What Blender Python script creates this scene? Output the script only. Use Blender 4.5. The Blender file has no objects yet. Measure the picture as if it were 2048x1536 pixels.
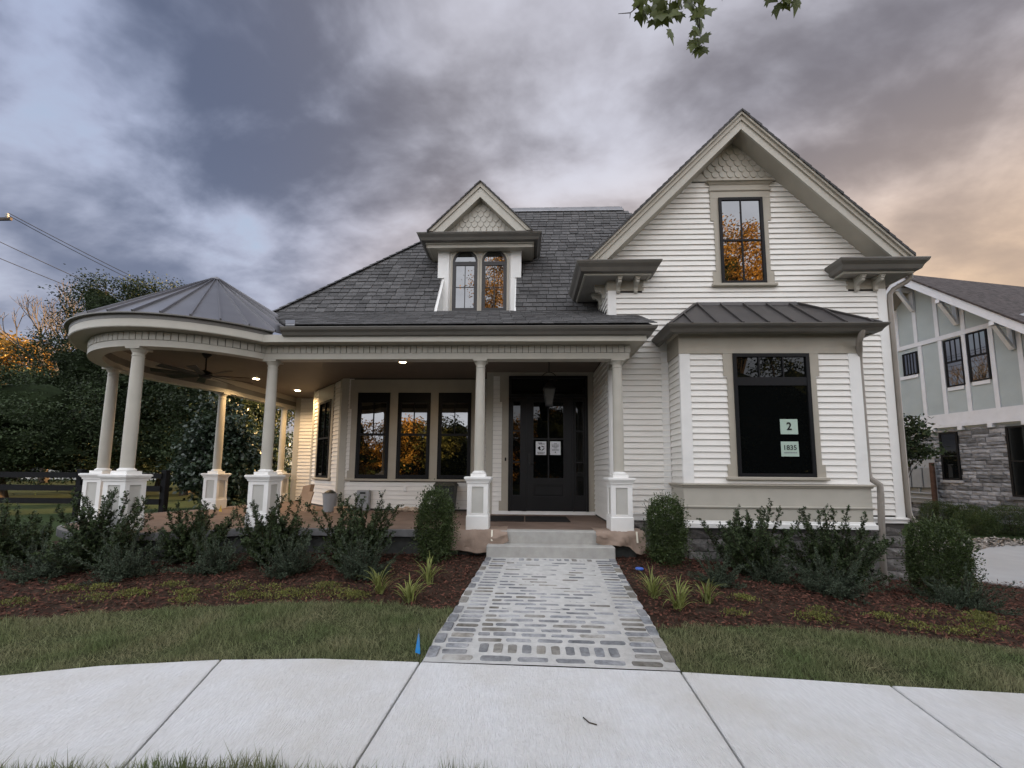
import bpy, bmesh, math, random
import numpy as np
from mathutils import Vector, Matrix

SC = bpy.context.scene
R = math.radians
rnd = random.Random(7)
npr = np.random.default_rng(11)

# ------------------------------------------------------------------ camera
EYE = 1.40
cam_d = bpy.data.cameras.new('camera')
cam = bpy.data.objects.new('camera', cam_d)
SC.collection.objects.link(cam)
SC.camera = cam
yaw, pitch, roll = R(1.9), R(5.67), R(0.44)
fwd = Vector((-math.sin(yaw)*math.cos(pitch), math.cos(yaw)*math.cos(pitch), math.sin(pitch)))
rt0 = Vector((math.cos(yaw), math.sin(yaw), 0)); up0 = rt0.cross(fwd)
rt = rt0*math.cos(roll) + up0*math.sin(roll); up = -rt0*math.sin(roll) + up0*math.cos(roll)
cam.matrix_world = Matrix(((rt.x, up.x, -fwd.x, 0), (rt.y, up.y, -fwd.y, 0), (rt.z, up.z, -fwd.z, EYE), (0, 0, 0, 1)))
cam_d.sensor_width = 36
cam_d.lens = 800/2048*36
cam_d.shift_y = 98/2048
cam_d.clip_start = 0.05
cam_d.clip_end = 6000

# ------------------------------------------------------------------ light
SUN_AZ, SUN_EL = 42.0, 7.0            # degrees clockwise from +Y, above the horizon
sun_d = bpy.data.lights.new('sun', 'SUN')
sun_d.energy = 5.0; sun_d.angle = R(0.5); sun_d.color = (1.0, 0.62, 0.28)
sun = bpy.data.objects.new('sun', sun_d); SC.collection.objects.link(sun)
sdir = Vector((math.sin(R(SUN_AZ))*math.cos(R(SUN_EL)), math.cos(R(SUN_AZ))*math.cos(R(SUN_EL)), math.sin(R(SUN_EL))))
sun.rotation_euler = sdir.to_track_quat('Z', 'Y').to_euler()
sun.location = sdir*200

SC.view_settings.view_transform = 'Standard'
SC.view_settings.look = 'None'
SC.view_settings.gamma = 1.0
SC.view_settings.exposure = 2.55

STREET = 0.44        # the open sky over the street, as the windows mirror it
W = bpy.data.worlds.new('World'); SC.world = W; W.use_nodes = True
def build_world():
    nt = W.node_tree; N = nt.nodes; L = nt.links; N.clear()
    def nd(t, **k):
        n = N.new(t)
        for a, b in k.items(): setattr(n, a, b)
        return n
    def math_(op, a, b=None, clamp=False):
        n = nd('ShaderNodeMath', operation=op, use_clamp=clamp)
        for i, v in enumerate((a, b)):
            if v is None: continue
            if isinstance(v, (int, float)): n.inputs[i].default_value = v
            else: L.new(v, n.inputs[i])
        return n.outputs[0]
    def rng(v, a, b, c=0.0, d=1.0, smooth=True):
        n = nd('ShaderNodeMapRange'); n.interpolation_type = 'SMOOTHSTEP' if smooth else 'LINEAR'
        L.new(v, n.inputs[0])
        for i, x in enumerate((a, b, c, d)): n.inputs[i+1].default_value = x
        return n.outputs[0]
    def mixc(f, a, b, blend='MIX'):
        n = nd('ShaderNodeMix', data_type='RGBA', blend_type=blend)
        if isinstance(f, (int, float)): n.inputs[0].default_value = f
        else: L.new(f, n.inputs[0])
        for i, v in ((6, a), (7, b)):
            if isinstance(v, tuple): n.inputs[i].default_value = (*v, 1)
            else: L.new(v, n.inputs[i])
        return n.outputs[2]
    sky = nd('ShaderNodeTexSky', sky_type='NISHITA'); sky.sun_disc = False
    sky.sun_elevation = R(SUN_EL); sky.sun_rotation = R(SUN_AZ); sky.altitude = 150; sky.dust_density = 1.5
    tc = nd('ShaderNodeTexCoord'); d = tc.outputs['Generated']
    sep = nd('ShaderNodeSeparateXYZ'); L.new(d, sep.inputs[0])
    x, y, z = sep.outputs
    zz = math_('MAXIMUM', z, 0.0)
    den = math_('ADD', zz, 0.40)
    # a flat cloud deck: the direction is projected on a plane overhead
    comb = nd('ShaderNodeCombineXYZ')
    L.new(math_('DIVIDE', x, den), comb.inputs[0]); L.new(math_('DIVIDE', y, den), comb.inputs[1])
    def noise(scale, det, rough, off, dist=0.0, sx=1.0, sy=1.0, rot=0.0):
        m = nd('ShaderNodeMapping'); L.new(comb.outputs[0], m.inputs[0])
        m.inputs['Location'].default_value = off; m.inputs['Scale'].default_value = (sx, sy, 1); m.inputs['Rotation'].default_value = (0, 0, R(rot))
        n = nd('ShaderNodeTexNoise'); L.new(m.outputs[0], n.inputs['Vector'])
        n.inputs['Scale'].default_value = scale; n.inputs['Detail'].default_value = det
        n.inputs['Roughness'].default_value = rough; n.inputs['Distortion'].default_value = dist
        return n.outputs[0]
    big = noise(1.15, 3, 0.5, CLOUD_OFF, 0.15, 1.0, 1.0, 25)
    mid = noise(2.9, 6, 0.56, (3.1, 1.7, 0), 0.25, 0.8, 1.15, 25)
    fine = noise(7.0, 5, 0.5, (0.7, 5.2, 0), 0.2, 0.75, 1.15, 30)
    def toward(v, a, b):      # 1 towards direction v, fading out
        n = nd('ShaderNodeVectorMath', operation='DOT_PRODUCT'); L.new(d, n.inputs[0])
        n.inputs[1].default_value = Vector(v).normalized(); return rng(n.outputs['Value'], a, b)
    # thickness of the cloud deck: heavy over the house side, thinner to the street side
    t = math_('ADD', math_('MULTIPLY', big, 0.46), math_('MULTIPLY', mid, 0.60))
    t = math_('ADD', t, math_('MULTIPLY', fine, 0.34))
    t = math_('ADD', math_('MULTIPLY', math_('SUBTRACT', t, 0.70), 1.55), 0.62)
    for v_, w_, am in CLOUDS: t = math_('ADD', t, math_('MULTIPLY', toward(v_, math.cos(R(w_)), 1.0), am))
    t = math_('ADD', t, math_('MULTIPLY', rng(zz, 0.02, 0.40), 0.03))
    thick = rng(t, 0.36, 0.86)
    gap = rng(t, 0.36, 0.60, 1.0, 0.0)
    front = rng(y, -0.35, 0.45)                                  # 1 over the house, 0 over the street behind the camera
    warm = toward(sdir, 0.25, 0.97)
    low = math_('MULTIPLY', rng(zz, 0.12, 0.68, 1.0, 0.0), front)
    side = rng(x, -0.62, -0.08)                                   # from the blue east side to the sunset side
    lit = mixc(low, mixc(side, (0.100, 0.112, 0.150), (0.118, 0.118, 0.134)), mixc(side, (0.108, 0.112, 0.132), (0.178, 0.138, 0.118)))
    lit = mixc(math_('MULTIPLY', warm, math_('MULTIPLY', low, 1.0)), lit, (0.190, 0.132, 0.078))
    dark = mixc(side, (0.0200, 0.0250, 0.0400), (0.0360, 0.0345, 0.0400))
    dark = mixc(math_('MULTIPLY', low, 0.85), dark, mixc(side, (0.040, 0.046, 0.064), (0.078, 0.066, 0.064)))
    dark = mixc(math_('MULTIPLY', warm, low), dark, (0.105, 0.077, 0.056))
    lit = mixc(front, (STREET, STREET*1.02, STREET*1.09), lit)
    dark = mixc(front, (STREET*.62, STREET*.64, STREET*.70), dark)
    cloud = mixc(thick, lit, dark)
    glow = math_('MULTIPLY', rng(zz, 0.0, 0.13, 1.0, 0.0), rng(y, 0.25, 0.8))
    cloud = mixc(math_('MULTIPLY', glow, 0.8), cloud, (0.22, 0.175, 0.115))
    skys = nd('ShaderNodeVectorMath', operation='SCALE'); L.new(sky.outputs[0], skys.inputs[0]); skys.inputs[3].default_value = 1.0
    bg1 = nd('ShaderNodeBackground'); L.new(skys.outputs[0], bg1.inputs[0]); bg1.inputs[1].default_value = 0.06
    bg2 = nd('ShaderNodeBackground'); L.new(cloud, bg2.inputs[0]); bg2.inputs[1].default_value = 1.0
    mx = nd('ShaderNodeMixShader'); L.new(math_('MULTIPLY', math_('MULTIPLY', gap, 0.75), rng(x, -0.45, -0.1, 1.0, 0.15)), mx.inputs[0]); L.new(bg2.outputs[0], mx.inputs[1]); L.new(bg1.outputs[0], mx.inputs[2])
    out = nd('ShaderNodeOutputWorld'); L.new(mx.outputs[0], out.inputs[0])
CLOUD_OFF = (6.2, 3.3, 0)
# banks (+) and thin places (-) of the cloud deck: direction, half width in degrees, amount
CLOUDS = [((-.47, .64, .60), 32, .06), ((-.64, .47, .61), 36, .09), ((-.28, .61, .74), 26, .06), ((.60, .58, .55), 28, .07), ((.22, .62, .75), 20, .06),
          ((-.63, .53, .56), 9, -.15), ((-.03, .75, .66), 30, -.07), ((.37, .65, .66), 14, -.07), ((-.58, .69, .43), 8, -.14), ((-.16, .66, .73), 13, -.06), ((-.42, .77, .48), 18, -.09), ((.10, .85, .50), 24, -.04)]
build_world()

# ------------------------------------------------------------------ materials
def mat(name, col, rough=0.6, spec=0.4, metal=0.0, var=0.10, scale=6.0, detail=4, bump=0.0, bscale=60.0, obj_var=0.0, col2=None,
        ior=None, stretch=(1, 1, 1), attr=False, trans=0.0, sss=None, wear=None):
    m = bpy.data.materials.new(name); m.use_nodes = True
    nt = m.node_tree; N = nt.nodes; L = nt.links
    b = N['Principled BSDF']
    b.inputs['Roughness'].default_value = rough; b.inputs['Metallic'].default_value = metal
    b.inputs['Specular IOR Level'].default_value = spec
    if ior: b.inputs['IOR'].default_value = ior
    tc = N.new('ShaderNodeTexCoord'); mp = N.new('ShaderNodeMapping'); mp.inputs['Scale'].default_value = stretch
    geo = N.new('ShaderNodeNewGeometry')
    L.new(geo.outputs['Position'], mp.inputs[0])
    n1 = N.new('ShaderNodeTexNoise'); n1.inputs['Scale'].default_value = scale; n1.inputs['Detail'].default_value = detail
    L.new(mp.outputs[0], n1.inputs['Vector'])
    c2 = col2 if col2 else tuple(max(0, c*(1-2.2*var)) for c in col)
    rp = N.new('ShaderNodeMapRange'); rp.inputs[1].default_value = 0.3; rp.inputs[2].default_value = 0.72
    L.new(n1.outputs[0], rp.inputs[0])
    mx = N.new('ShaderNodeMix'); mx.data_type = 'RGBA'
    mx.inputs[6].default_value = (*col, 1); mx.inputs[7].default_value = (*c2, 1)
    L.new(rp.outputs[0], mx.inputs[0])
    cur = mx.outputs[2]
    if wear:        # broad stains
        n3 = N.new('ShaderNodeTexNoise'); n3.inputs['Scale'].default_value = wear[0]; n3.inputs['Detail'].default_value = 6; n3.inputs['Roughness'].default_value = 0.62
        L.new(geo.outputs['Position'], n3.inputs['Vector'])
        r3 = N.new('ShaderNodeMapRange'); r3.inputs[1].default_value = 0.42; r3.inputs[2].default_value = 0.68; r3.inputs[4].default_value = wear[1]
        L.new(n3.outputs[0], r3.inputs[0])
        m3 = N.new('ShaderNodeMix'); m3.data_type = 'RGBA'; L.new(r3.outputs[0], m3.inputs[0]); L.new(cur, m3.inputs[6]); m3.inputs[7].default_value = (*wear[2], 1)
        cur = m3.outputs[2]
    if obj_var:
        oi = N.new('ShaderNodeObjectInfo')
        src = oi.outputs['Random']
        if attr:
            at = N.new('ShaderNodeAttribute'); at.attribute_name = 'rnd'
            ad = N.new('ShaderNodeMath'); ad.operation = 'ADD'; L.new(src, ad.inputs[0]); L.new(at.outputs['Fac'], ad.inputs[1])
            fr = N.new('ShaderNodeMath'); fr.operation = 'FRACT'; L.new(ad.outputs[0], fr.inputs[0]); src = fr.outputs[0]
        r2 = N.new('ShaderNodeMapRange'); r2.inputs[3].default_value = 1-obj_var; r2.inputs[4].default_value = 1+obj_var
        L.new(src, r2.inputs[0])
        sc_ = N.new('ShaderNodeVectorMath'); sc_.operation = 'SCALE'; L.new(cur, sc_.inputs[0]); L.new(r2.outputs[0], sc_.inputs[3])
        cur = sc_.outputs[0]
    L.new(cur, b.inputs['Base Color'])
    if bump:
        n2 = N.new('ShaderNodeTexNoise'); n2.inputs['Scale'].default_value = bscale; n2.inputs['Detail'].default_value = 4
        L.new(mp.outputs[0], n2.inputs['Vector'])
        bp = N.new('ShaderNodeBump'); bp.inputs['Strength'].default_value = bump; bp.inputs['Distance'].default_value = 0.02
        L.new(n2.outputs[0], bp.inputs['Height']); L.new(bp.outputs[0], b.inputs['Normal'])
    if trans:
        out = N['Material Output']; tr = N.new('ShaderNodeBsdfTranslucent'); L.new(cur, tr.inputs[0])
        ms = N.new('ShaderNodeMixShader'); ms.inputs[0].default_value = trans
        L.new(b.outputs[0], ms.inputs[1]); L.new(tr.outputs[0], ms.inputs[2]); L.new(ms.outputs[0], out.inputs[0])
    return m
def emit(name, col, s):
    m = bpy.data.materials.new(name); m.use_nodes = True; b = m.node_tree.nodes['Principled BSDF']
    b.inputs['Base Color'].default_value = (*col, 1); b.inputs['Emission Color'].default_value = (*col, 1); b.inputs['Emission Strength'].default_value = s
    return m
M = {}
M['white'] = mat('white_paint', (0.80, 0.775, 0.725), 0.5, 0.35, var=0.03, scale=3, bump=0.05, bscale=40, obj_var=0.025, attr=True, stretch=(1, 1, 4))
M['trimwhite'] = mat('white_trim_paint', (0.80, 0.79, 0.76), 0.45, 0.35, var=0.03, scale=5)
M['taupe'] = mat('taupe_trim_paint', (0.405, 0.370, 0.305), 0.5, 0.35, var=0.05, scale=4)
M['column'] = mat('column_paint', (0.455, 0.430, 0.37), 0.5, 0.35, var=0.04, scale=5)
M['panel'] = mat('pedestal_panel_paint', (0.50, 0.49, 0.45), 0.5, 0.3, var=0.04)
M['ceiling'] = mat('porch_ceiling_paint', (0.175, 0.145, 0.12), 0.6, 0.3, var=0.05)
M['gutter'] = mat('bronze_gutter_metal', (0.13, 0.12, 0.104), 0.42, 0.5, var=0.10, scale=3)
M['downspout'] = mat('bronze_downspout_metal', (0.27, 0.24, 0.205), 0.42, 0.5, var=0.08, scale=3)
M['shingle'] = mat('slate_shingle', (0.108, 0.105, 0.104), 0.75, 0.2, var=0.22, scale=30, bump=0.25, bscale=130, obj_var=0.30, attr=True)
M['underlay'] = mat('roof_underlay', (0.02, 0.02, 0.022), 0.9, 0.1)
M['seam'] = mat('standing_seam_metal', (0.27, 0.265, 0.275), 0.33, 0.6, metal=0.8, var=0.08, scale=2)
M['bayroof'] = mat('bronze_seam_metal', (0.075, 0.068, 0.066), 0.45, 0.5, metal=0.35, var=0.10, scale=3)
M['flash'] = mat('lead_flashing', (0.26, 0.26, 0.27), 0.4, 0.5, metal=0.6, var=0.1)
M['black'] = mat('black_frame', (0.007, 0.007, 0.008), 0.5, 0.2, var=0.1)
M['sash'] = mat('dark_bronze_sash', (0.030, 0.029, 0.029), 0.4, 0.4, var=0.1)
M['door'] = mat('charcoal_door_paint', (0.014, 0.014, 0.015), 0.4, 0.25, var=0.1, scale=3)
M['glass'] = mat('window_glass', (0.003, 0.0035, 0.0035), 0.012, 0.5, var=0.0, ior=2.6, bump=0.012, bscale=1.6)
M['doorglass'] = mat('door_glass', (0.003, 0.0035, 0.0035), 0.012, 0.5, var=0.0, ior=1.45, bump=0.012, bscale=1.6)
M['step'] = mat('limestone_step', (0.41, 0.40, 0.37), 0.8, 0.2, var=0.10, scale=9, bump=0.25, bscale=90, wear=(2.3, 0.5, (0.33, 0.33, 0.32)))
M['slabedge'] = mat('porch_slab_edge', (0.20, 0.20, 0.20), 0.8, 0.2, var=0.15, scale=8, bump=0.2)
M['skirt'] = mat('porch_skirt_parge', (0.10, 0.105, 0.10), 0.9, 0.1, var=0.2, scale=8, bump=0.2)
M['floorpaper'] = mat('rosin_floor_paper', (0.215, 0.155, 0.122), 0.8, 0.2, var=0.14, scale=3, bump=0.25, bscale=8)
M['kraft'] = mat('kraft_paper', (0.30, 0.225, 0.175), 0.75, 0.25, var=0.10, scale=6, bump=0.35, bscale=14)
M['tape'] = mat('masking_tape', (0.74, 0.69, 0.57), 0.6, 0.3, var=0.05)
M['concrete'] = mat('broom_concrete', (0.72, 0.725, 0.73), 0.85, 0.2, var=0.06, scale=75, bump=0.8, bscale=160, stretch=(1, 0.16, 1), detail=5, wear=(1.2, 0.7, (0.56, 0.54, 0.495)))
M['drive'] = mat('drive_concrete', (0.36, 0.36, 0.36), 0.85, 0.2, var=0.06, scale=2, bump=0.2, bscale=50, wear=(0.8, 0.3, (0.28, 0.275, 0.26)))
M['mortar'] = mat('smeared_mortar', (0.55, 0.545, 0.525), 0.9, 0.15, var=0.10, scale=14, bump=0.5, bscale=55, wear=(2.6, 0.4, (0.44, 0.44, 0.43)))
M['paver'] = mat('grey_paver', (0.225, 0.235, 0.25), 0.8, 0.25, var=0.22, scale=30, bump=0.4, bscale=80, obj_var=0.30, wear=(3.2, 0.6, (0.48, 0.48, 0.48)))
M['paverb'] = mat('brown_paver', (0.225, 0.21, 0.18), 0.8, 0.25, var=0.22, scale=30, bump=0.4, bscale=80, obj_var=0.28, wear=(3.2, 0.6, (0.48, 0.475, 0.46)))
M['soil'] = mat('soil', (0.055, 0.036, 0.026), 0.95, 0.1, var=0.25, scale=12, bump=0.5, bscale=40)
M['turf'] = mat('turf_soil', (0.055, 0.062, 0.028), 0.95, 0.1, var=0.25, scale=3, bump=0.4, bscale=30)
M['field'] = mat('far_field_grass', (0.036, 0.056, 0.02), 0.95, 0.1, var=0.25, scale=0.6, bump=0.4, bscale=12)
M['mulch'] = mat('bark_mulch', (0.125, 0.055, 0.039), 0.9, 0.15, var=0.25, scale=20, obj_var=0.65, attr=True)
M['grass'] = mat('lawn_grass', (0.128, 0.176, 0.068), 0.7, 0.2, var=0.25, scale=2.2, obj_var=0.5, attr=True, col2=(0.265, 0.250, 0.145), trans=0.25)
M['yew'] = mat('yew_needles', (0.052, 0.078, 0.029), 0.6, 0.3, var=0.25, scale=7, obj_var=0.5, attr=True, trans=0.12)
M['juniper'] = mat('juniper_needles', (0.078, 0.105, 0.066), 0.65, 0.25, var=0.25, scale=7, obj_var=0.45, attr=True, trans=0.12)
M['box'] = mat('boxwood_leaves', (0.062, 0.092, 0.028), 0.5, 0.35, var=0.25, scale=7, obj_var=0.5, attr=True, trans=0.15)
M['lily'] = mat('daylily_blades', (0.26, 0.29, 0.085), 0.55, 0.3, var=0.2, scale=6, obj_var=0.35, attr=True, trans=0.3)
M['sedum'] = mat('sedum_leaves', (0.19, 0.20, 0.05), 0.6, 0.3, var=0.25, scale=5, obj_var=0.45, attr=True, trans=0.2)
M['bark'] = mat('bark', (0.075, 0.058, 0.045), 0.9, 0.15, var=0.25, scale=8, bump=0.6, bscale=18, stretch=(1, 1, 0.25))
M['greybark'] = mat('grey_bark', (0.10, 0.088, 0.08), 0.9, 0.15, var=0.2, scale=8, bump=0.5, bscale=18)
M['leaf_dark'] = mat('dark_evergreen_leaves', (0.038, 0.056, 0.023), 0.6, 0.2, var=0.25, scale=0.5, obj_var=0.55, attr=True, trans=0.15)
M['leaf_shade'] = mat('painted_crown_shade', (0.022, 0.032, 0.014), 0.9, 0.05, var=0.3, scale=2.0)  # darker green than the leaves: shade inside the crown put into the colour
M['leaf_mag'] = mat('glossy_evergreen_leaves', (0.034, 0.054, 0.031), 0.35, 0.45, var=0.2, scale=0.9, obj_var=0.45, attr=True, trans=0.08)
M['leaf_oak'] = mat('oak_leaves', (0.105, 0.115, 0.034), 0.55, 0.3, var=0.25, scale=0.5, obj_var=0.45, attr=True, trans=0.3)
M['leaf_autumn'] = mat('turning_leaves', (0.42, 0.24, 0.05), 0.55, 0.3, var=0.25, scale=0.5, obj_var=0.4, attr=True, col2=(0.27, 0.18, 0.045), trans=0.3)
M['leaf_maple'] = mat('maple_leaves', (0.13, 0.16, 0.04), 0.5, 0.3, var=0.2, scale=1.5, obj_var=0.35, attr=True, trans=0.4)
M['stone'] = mat('split_face_stone', (0.215, 0.205, 0.195), 0.9, 0.15, var=0.2, scale=12, bump=0.8, bscale=26, obj_var=0.25)
M['lap_shade'] = mat('painted_lap_shadow', (0.10, 0.095, 0.09), 0.95, 0.05, var=0.1)  # dark wall behind the siding; its colour paints the shadow under each board
M['joint'] = mat('stone_joint', (0.07, 0.068, 0.066), 0.95, 0.1, var=0.15)
M['nstone'] = mat('neighbor_stone', (0.26, 0.265, 0.28), 0.9, 0.15, var=0.2, scale=8, bump=0.7, bscale=18, obj_var=0.5, attr=True)
M['nwhite'] = mat('neighbor_white_trim', (0.60, 0.615, 0.65), 0.5, 0.3, var=0.04)
M['stucco'] = mat('blue_grey_stucco', (0.36, 0.405, 0.415), 0.9, 0.15, var=0.05, scale=2, bump=0.2, bscale=70)
M['nroof'] = mat('neighbor_shingles', (0.085, 0.072, 0.070), 0.85, 0.15, var=0.3, scale=5, bump=0.5, bscale=22, stretch=(1, 1, 3))
M['soffit'] = mat('grey_soffit', (0.32, 0.305, 0.28), 0.6, 0.3, var=0.05)
M['fanblk'] = mat('matte_black_metal', (0.014, 0.013, 0.012), 0.5, 0.4)
M['fence'] = mat('black_fence_board', (0.007, 0.007, 0.008), 0.75, 0.15, var=0.2)
M['iron'] = mat('black_iron', (0.02, 0.02, 0.02), 0.5, 0.4)
M['wall_l'] = mat('pale_limestone_wall', (0.62, 0.60, 0.56), 0.85, 0.2, var=0.12, scale=2)
M['wood'] = mat('weathered_wood', (0.075, 0.06, 0.05), 0.85, 0.2, var=0.2, scale=6, stretch=(1, 1, 0.2))
M['rustwood'] = mat('brown_post', (0.085, 0.048, 0.035), 0.85, 0.2, var=0.2)
M['metergrey'] = mat('grey_metal_box', (0.24, 0.25, 0.26), 0.45, 0.5, var=0.06)
M['mat_rubber'] = mat('dark_doormat', (0.032, 0.030, 0.030), 0.95, 0.1, var=0.2, scale=40, bump=0.4)
M['paper'] = mat('white_paper', (0.80, 0.81, 0.84), 0.7, 0.2, var=0.02)
M['greenpaper'] = mat('pale_green_paper', (0.42, 0.53, 0.45), 0.7, 0.2, var=0.03)
M['ink'] = mat('black_ink', (0.015, 0.015, 0.017), 0.6, 0.2)
M['greyink'] = mat('grey_ink', (0.20, 0.20, 0.22), 0.6, 0.2)
M['blueflag'] = mat('blue_plastic', (0.02, 0.25, 0.62), 0.45, 0.4, var=0.05)
M['bluelid'] = mat('blue_lid_plastic', (0.06, 0.14, 0.52), 0.45, 0.4, var=0.05)
M['yellow'] = mat('yellow_plastic', (0.75, 0.48, 0.03), 0.45, 0.4, var=0.05)
M['whiteplastic'] = mat('white_plastic', (0.75, 0.75, 0.74), 0.4, 0.4, var=0.03)
M['card'] = mat('cardboard', (0.46, 0.31, 0.20), 0.8, 0.2, var=0.08)
M['bucket'] = mat('grey_bucket_plastic', (0.30, 0.31, 0.32), 0.45, 0.4, var=0.05)
M['bin'] = mat('black_bin_plastic', (0.022, 0.026, 0.024), 0.5, 0.4)
M['scrap'] = mat('crumpled_scrap', (0.56, 0.45, 0.34), 0.8, 0.2, var=0.2, scale=9)
M['gravel'] = mat('river_gravel', (0.34, 0.31, 0.28), 0.9, 0.15, var=0.2, scale=14, obj_var=0.4, attr=True)
M['asphalt'] = mat('asphalt', (0.05, 0.05, 0.052), 0.9, 0.2, var=0.15, scale=9, bump=0.3, bscale=80)
M['lamp'] = emit('lamp_lens', (1.0, 0.80, 0.50), 9.0)
M['lampdim'] = mat('lantern_glass', (0.09, 0.085, 0.08), 0.15, 0.5)

# ------------------------------------------------------------------ mesh helpers
COL = SC.collection
class MB:
    def __init__(s): s.v = []; s.f = []; s.m = []
    def add(s, vs, fs, mi=0):
        o = len(s.v); s.v += [tuple(p) for p in vs]; s.f += [tuple(i+o for i in f) for f in fs]; s.m += [mi]*len(fs); return s
    def box(s, x0, x1, y0, y1, z0, z1, mi=0):
        return s.add([(x0, y0, z0), (x1, y0, z0), (x1, y1, z0), (x0, y1, z0), (x0, y0, z1), (x1, y0, z1), (x1, y1, z1), (x0, y1, z1)],
                     [(0, 3, 2, 1), (4, 5, 6, 7), (0, 1, 5, 4), (1, 2, 6, 5), (2, 3, 7, 6), (3, 0, 4, 7)], mi)
    def bbox(s, x0, x1, y0, y1, z0, z1, b=0.006, mi=0):     # box with chamfered edges
        bm = bmesh.new(); bmesh.ops.create_cube(bm, size=1)
        for v in bm.verts:
            v.co = ((x0+x1)/2+v.co.x*(x1-x0), (y0+y1)/2+v.co.y*(y1-y0), (z0+z1)/2+v.co.z*(z1-z0))
        bmesh.ops.bevel(bm, geom=bm.edges[:], offset=b, segments=1, affect='EDGES')
        bm.verts.ensure_lookup_table()
        s.add([v.co[:] for v in bm.verts], [[v.index for v in f.verts] for f in bm.faces], mi); bm.free(); return s
    def hexa(s, p, mi=0):     # eight points, bottom four then top four
        return s.add(p, [(0, 3, 2, 1), (4, 5, 6, 7), (0, 1, 5, 4), (1, 2, 6, 5), (2, 3, 7, 6), (3, 0, 4, 7)], mi)
    def prism_y(s, poly, y0, y1, mi=0):      # polygon in (x, z), counter-clockwise seen from the front (-y)
        n = len(poly)
        vs = [(x, y0, z) for x, z in poly]+[(x, y1, z) for x, z in poly]
        fs = [tuple(range(n)), tuple(range(2*n-1, n-1, -1))]+[(i, i+n, (i+1) % n+n, (i+1) % n) for i in range(n)]
        return s.add(vs, fs, mi)
    def prism_z(s, poly, z0, z1, mi=0):
        n = len(poly)
        vs = [(x, y, z0) for x, y in poly]+[(x, y, z1) for x, y in poly]
        fs = [tuple(range(n-1, -1, -1)), tuple(range(n, 2*n))]+[(i, (i+1) % n, (i+1) % n+n, i+n) for i in range(n)]
        return s.add(vs, fs, mi)
    def prism_x(s, poly, x0, x1, mi=0):      # polygon in (y, z)
        n = len(poly)
        vs = [(x0, y, z) for y, z in poly]+[(x1, y, z) for y, z in poly]
        fs = [tuple(range(n-1, -1, -1)), tuple(range(n, 2*n))]+[(i, (i+1) % n, (i+1) % n+n, i+n) for i in range(n)]
        return s.add(vs, fs, mi)
    def sweep(s, path, prof, closed=False, mi=0):
        """Profile (outward, height) swept along a level path; outward is to the right of travel."""
        P_ = [Vector(p) for p in path]; n = len(P_); k = len(prof); rings = []
        for i, p in enumerate(P_):
            a = P_[i-1] if (i > 0 or closed) else None; b = P_[(i+1) % n] if (i < n-1 or closed) else None
            t1 = (p-a).normalized() if a is not None else None; t2 = (b-p).normalized() if b is not None else None
            n1 = Vector((t1.y, -t1.x, 0)) if t1 is not None else None; n2 = Vector((t2.y, -t2.x, 0)) if t2 is not None else None
            if n1 is None: nn = n2
            elif n2 is None: nn = n1
            else:
                nn = (n1+n2).normalized(); nn = nn/max(0.3, nn.dot(n1))
            rings.append([p+nn*o+Vector((0, 0, h)) for o, h in prof])
        vs = [v for r_ in rings for v in r_]; fs = []
        for i in range(n if closed else n-1):
            j = (i+1) % n
            for q in range(k): fs.append((i*k+q, j*k+q, j*k+(q+1) % k, i*k+(q+1) % k))
        if not closed:
            fs.append(tuple(range(k))); fs.append(tuple((n-1)*k+q for q in range(k-1, -1, -1)))
        return s.add(vs, fs, mi)
    def tube(s, path, rad, n=8, mi=0, cap=True):
        P_ = [Vector(p) for p in path]
        if isinstance(rad, (int, float)): rad = [rad]*len(P_)
        rings = []
        for i, p in enumerate(P_):
            t = (P_[min(i+1, len(P_)-1)]-P_[max(i-1, 0)]).normalized()
            a = t.orthogonal() if i == 0 else (pa-t*pa.dot(t))
            a = a.normalized(); pa = a; b = t.cross(a)
            rings.append([p+(a*math.cos(2*math.pi*q/n)+b*math.sin(2*math.pi*q/n))*rad[i] for q in range(n)])
        vs = [v for r_ in rings for v in r_]
        fs = [(i*n+q, i*n+(q+1) % n, (i+1)*n+(q+1) % n, (i+1)*n+q) for i in range(len(P_)-1) for q in range(n)]
        if cap: fs += [tuple(range(n-1, -1, -1)), tuple((len(P_)-1)*n+q for q in range(n))]
        return s.add(vs, fs, mi)
    def lathe(s, c, prof, n=24, mi=0):      # (radius, z)
        k = len(prof)
        vs = [(c[0]+r_*math.cos(2*math.pi*q/n), c[1]+r_*math.sin(2*math.pi*q/n), c[2]+z) for r_, z in prof for q in range(n)]
        fs = [(i*n+q, i*n+(q+1) % n, (i+1)*n+(q+1) % n, (i+1)*n+q) for i in range(k-1) for q in range(n)]
        fs += [tuple(range(n-1, -1, -1)), tuple((k-1)*n+q for q in range(n))]
        return s.add(vs, fs, mi)
    def mesh(s, name, mats, smooth=False, fix=True):
        me = bpy.data.meshes.new(name); me.from_pydata(s.v, [], s.f)
        if not isinstance(mats, (list, tuple)): mats = [mats]
        for m_ in mats: me.materials.append(m_)
        if len(mats) > 1: me.polygons.foreach_set('material_index', s.m)
        if fix:
            bm = bmesh.new(); bm.from_mesh(me); bmesh.ops.recalc_face_normals(bm, faces=bm.faces[:]); bm.to_mesh(me); bm.free()
        if smooth:
            me.polygons.foreach_set('use_smooth', [True]*len(me.polygons)); me.set_sharp_from_angle(angle=R(35))
        me.update(); return me
    def build(s, name, mats, parent=None, smooth=False, loc=(0, 0, 0), rotz=0, fix=True):
        o = bpy.data.objects.new(name, s.mesh(name, mats, smooth, fix)); COL.objects.link(o)
        o.location = loc; o.rotation_euler = (0, 0, rotz)
        if parent is not None: o.parent = parent
        return o
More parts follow.
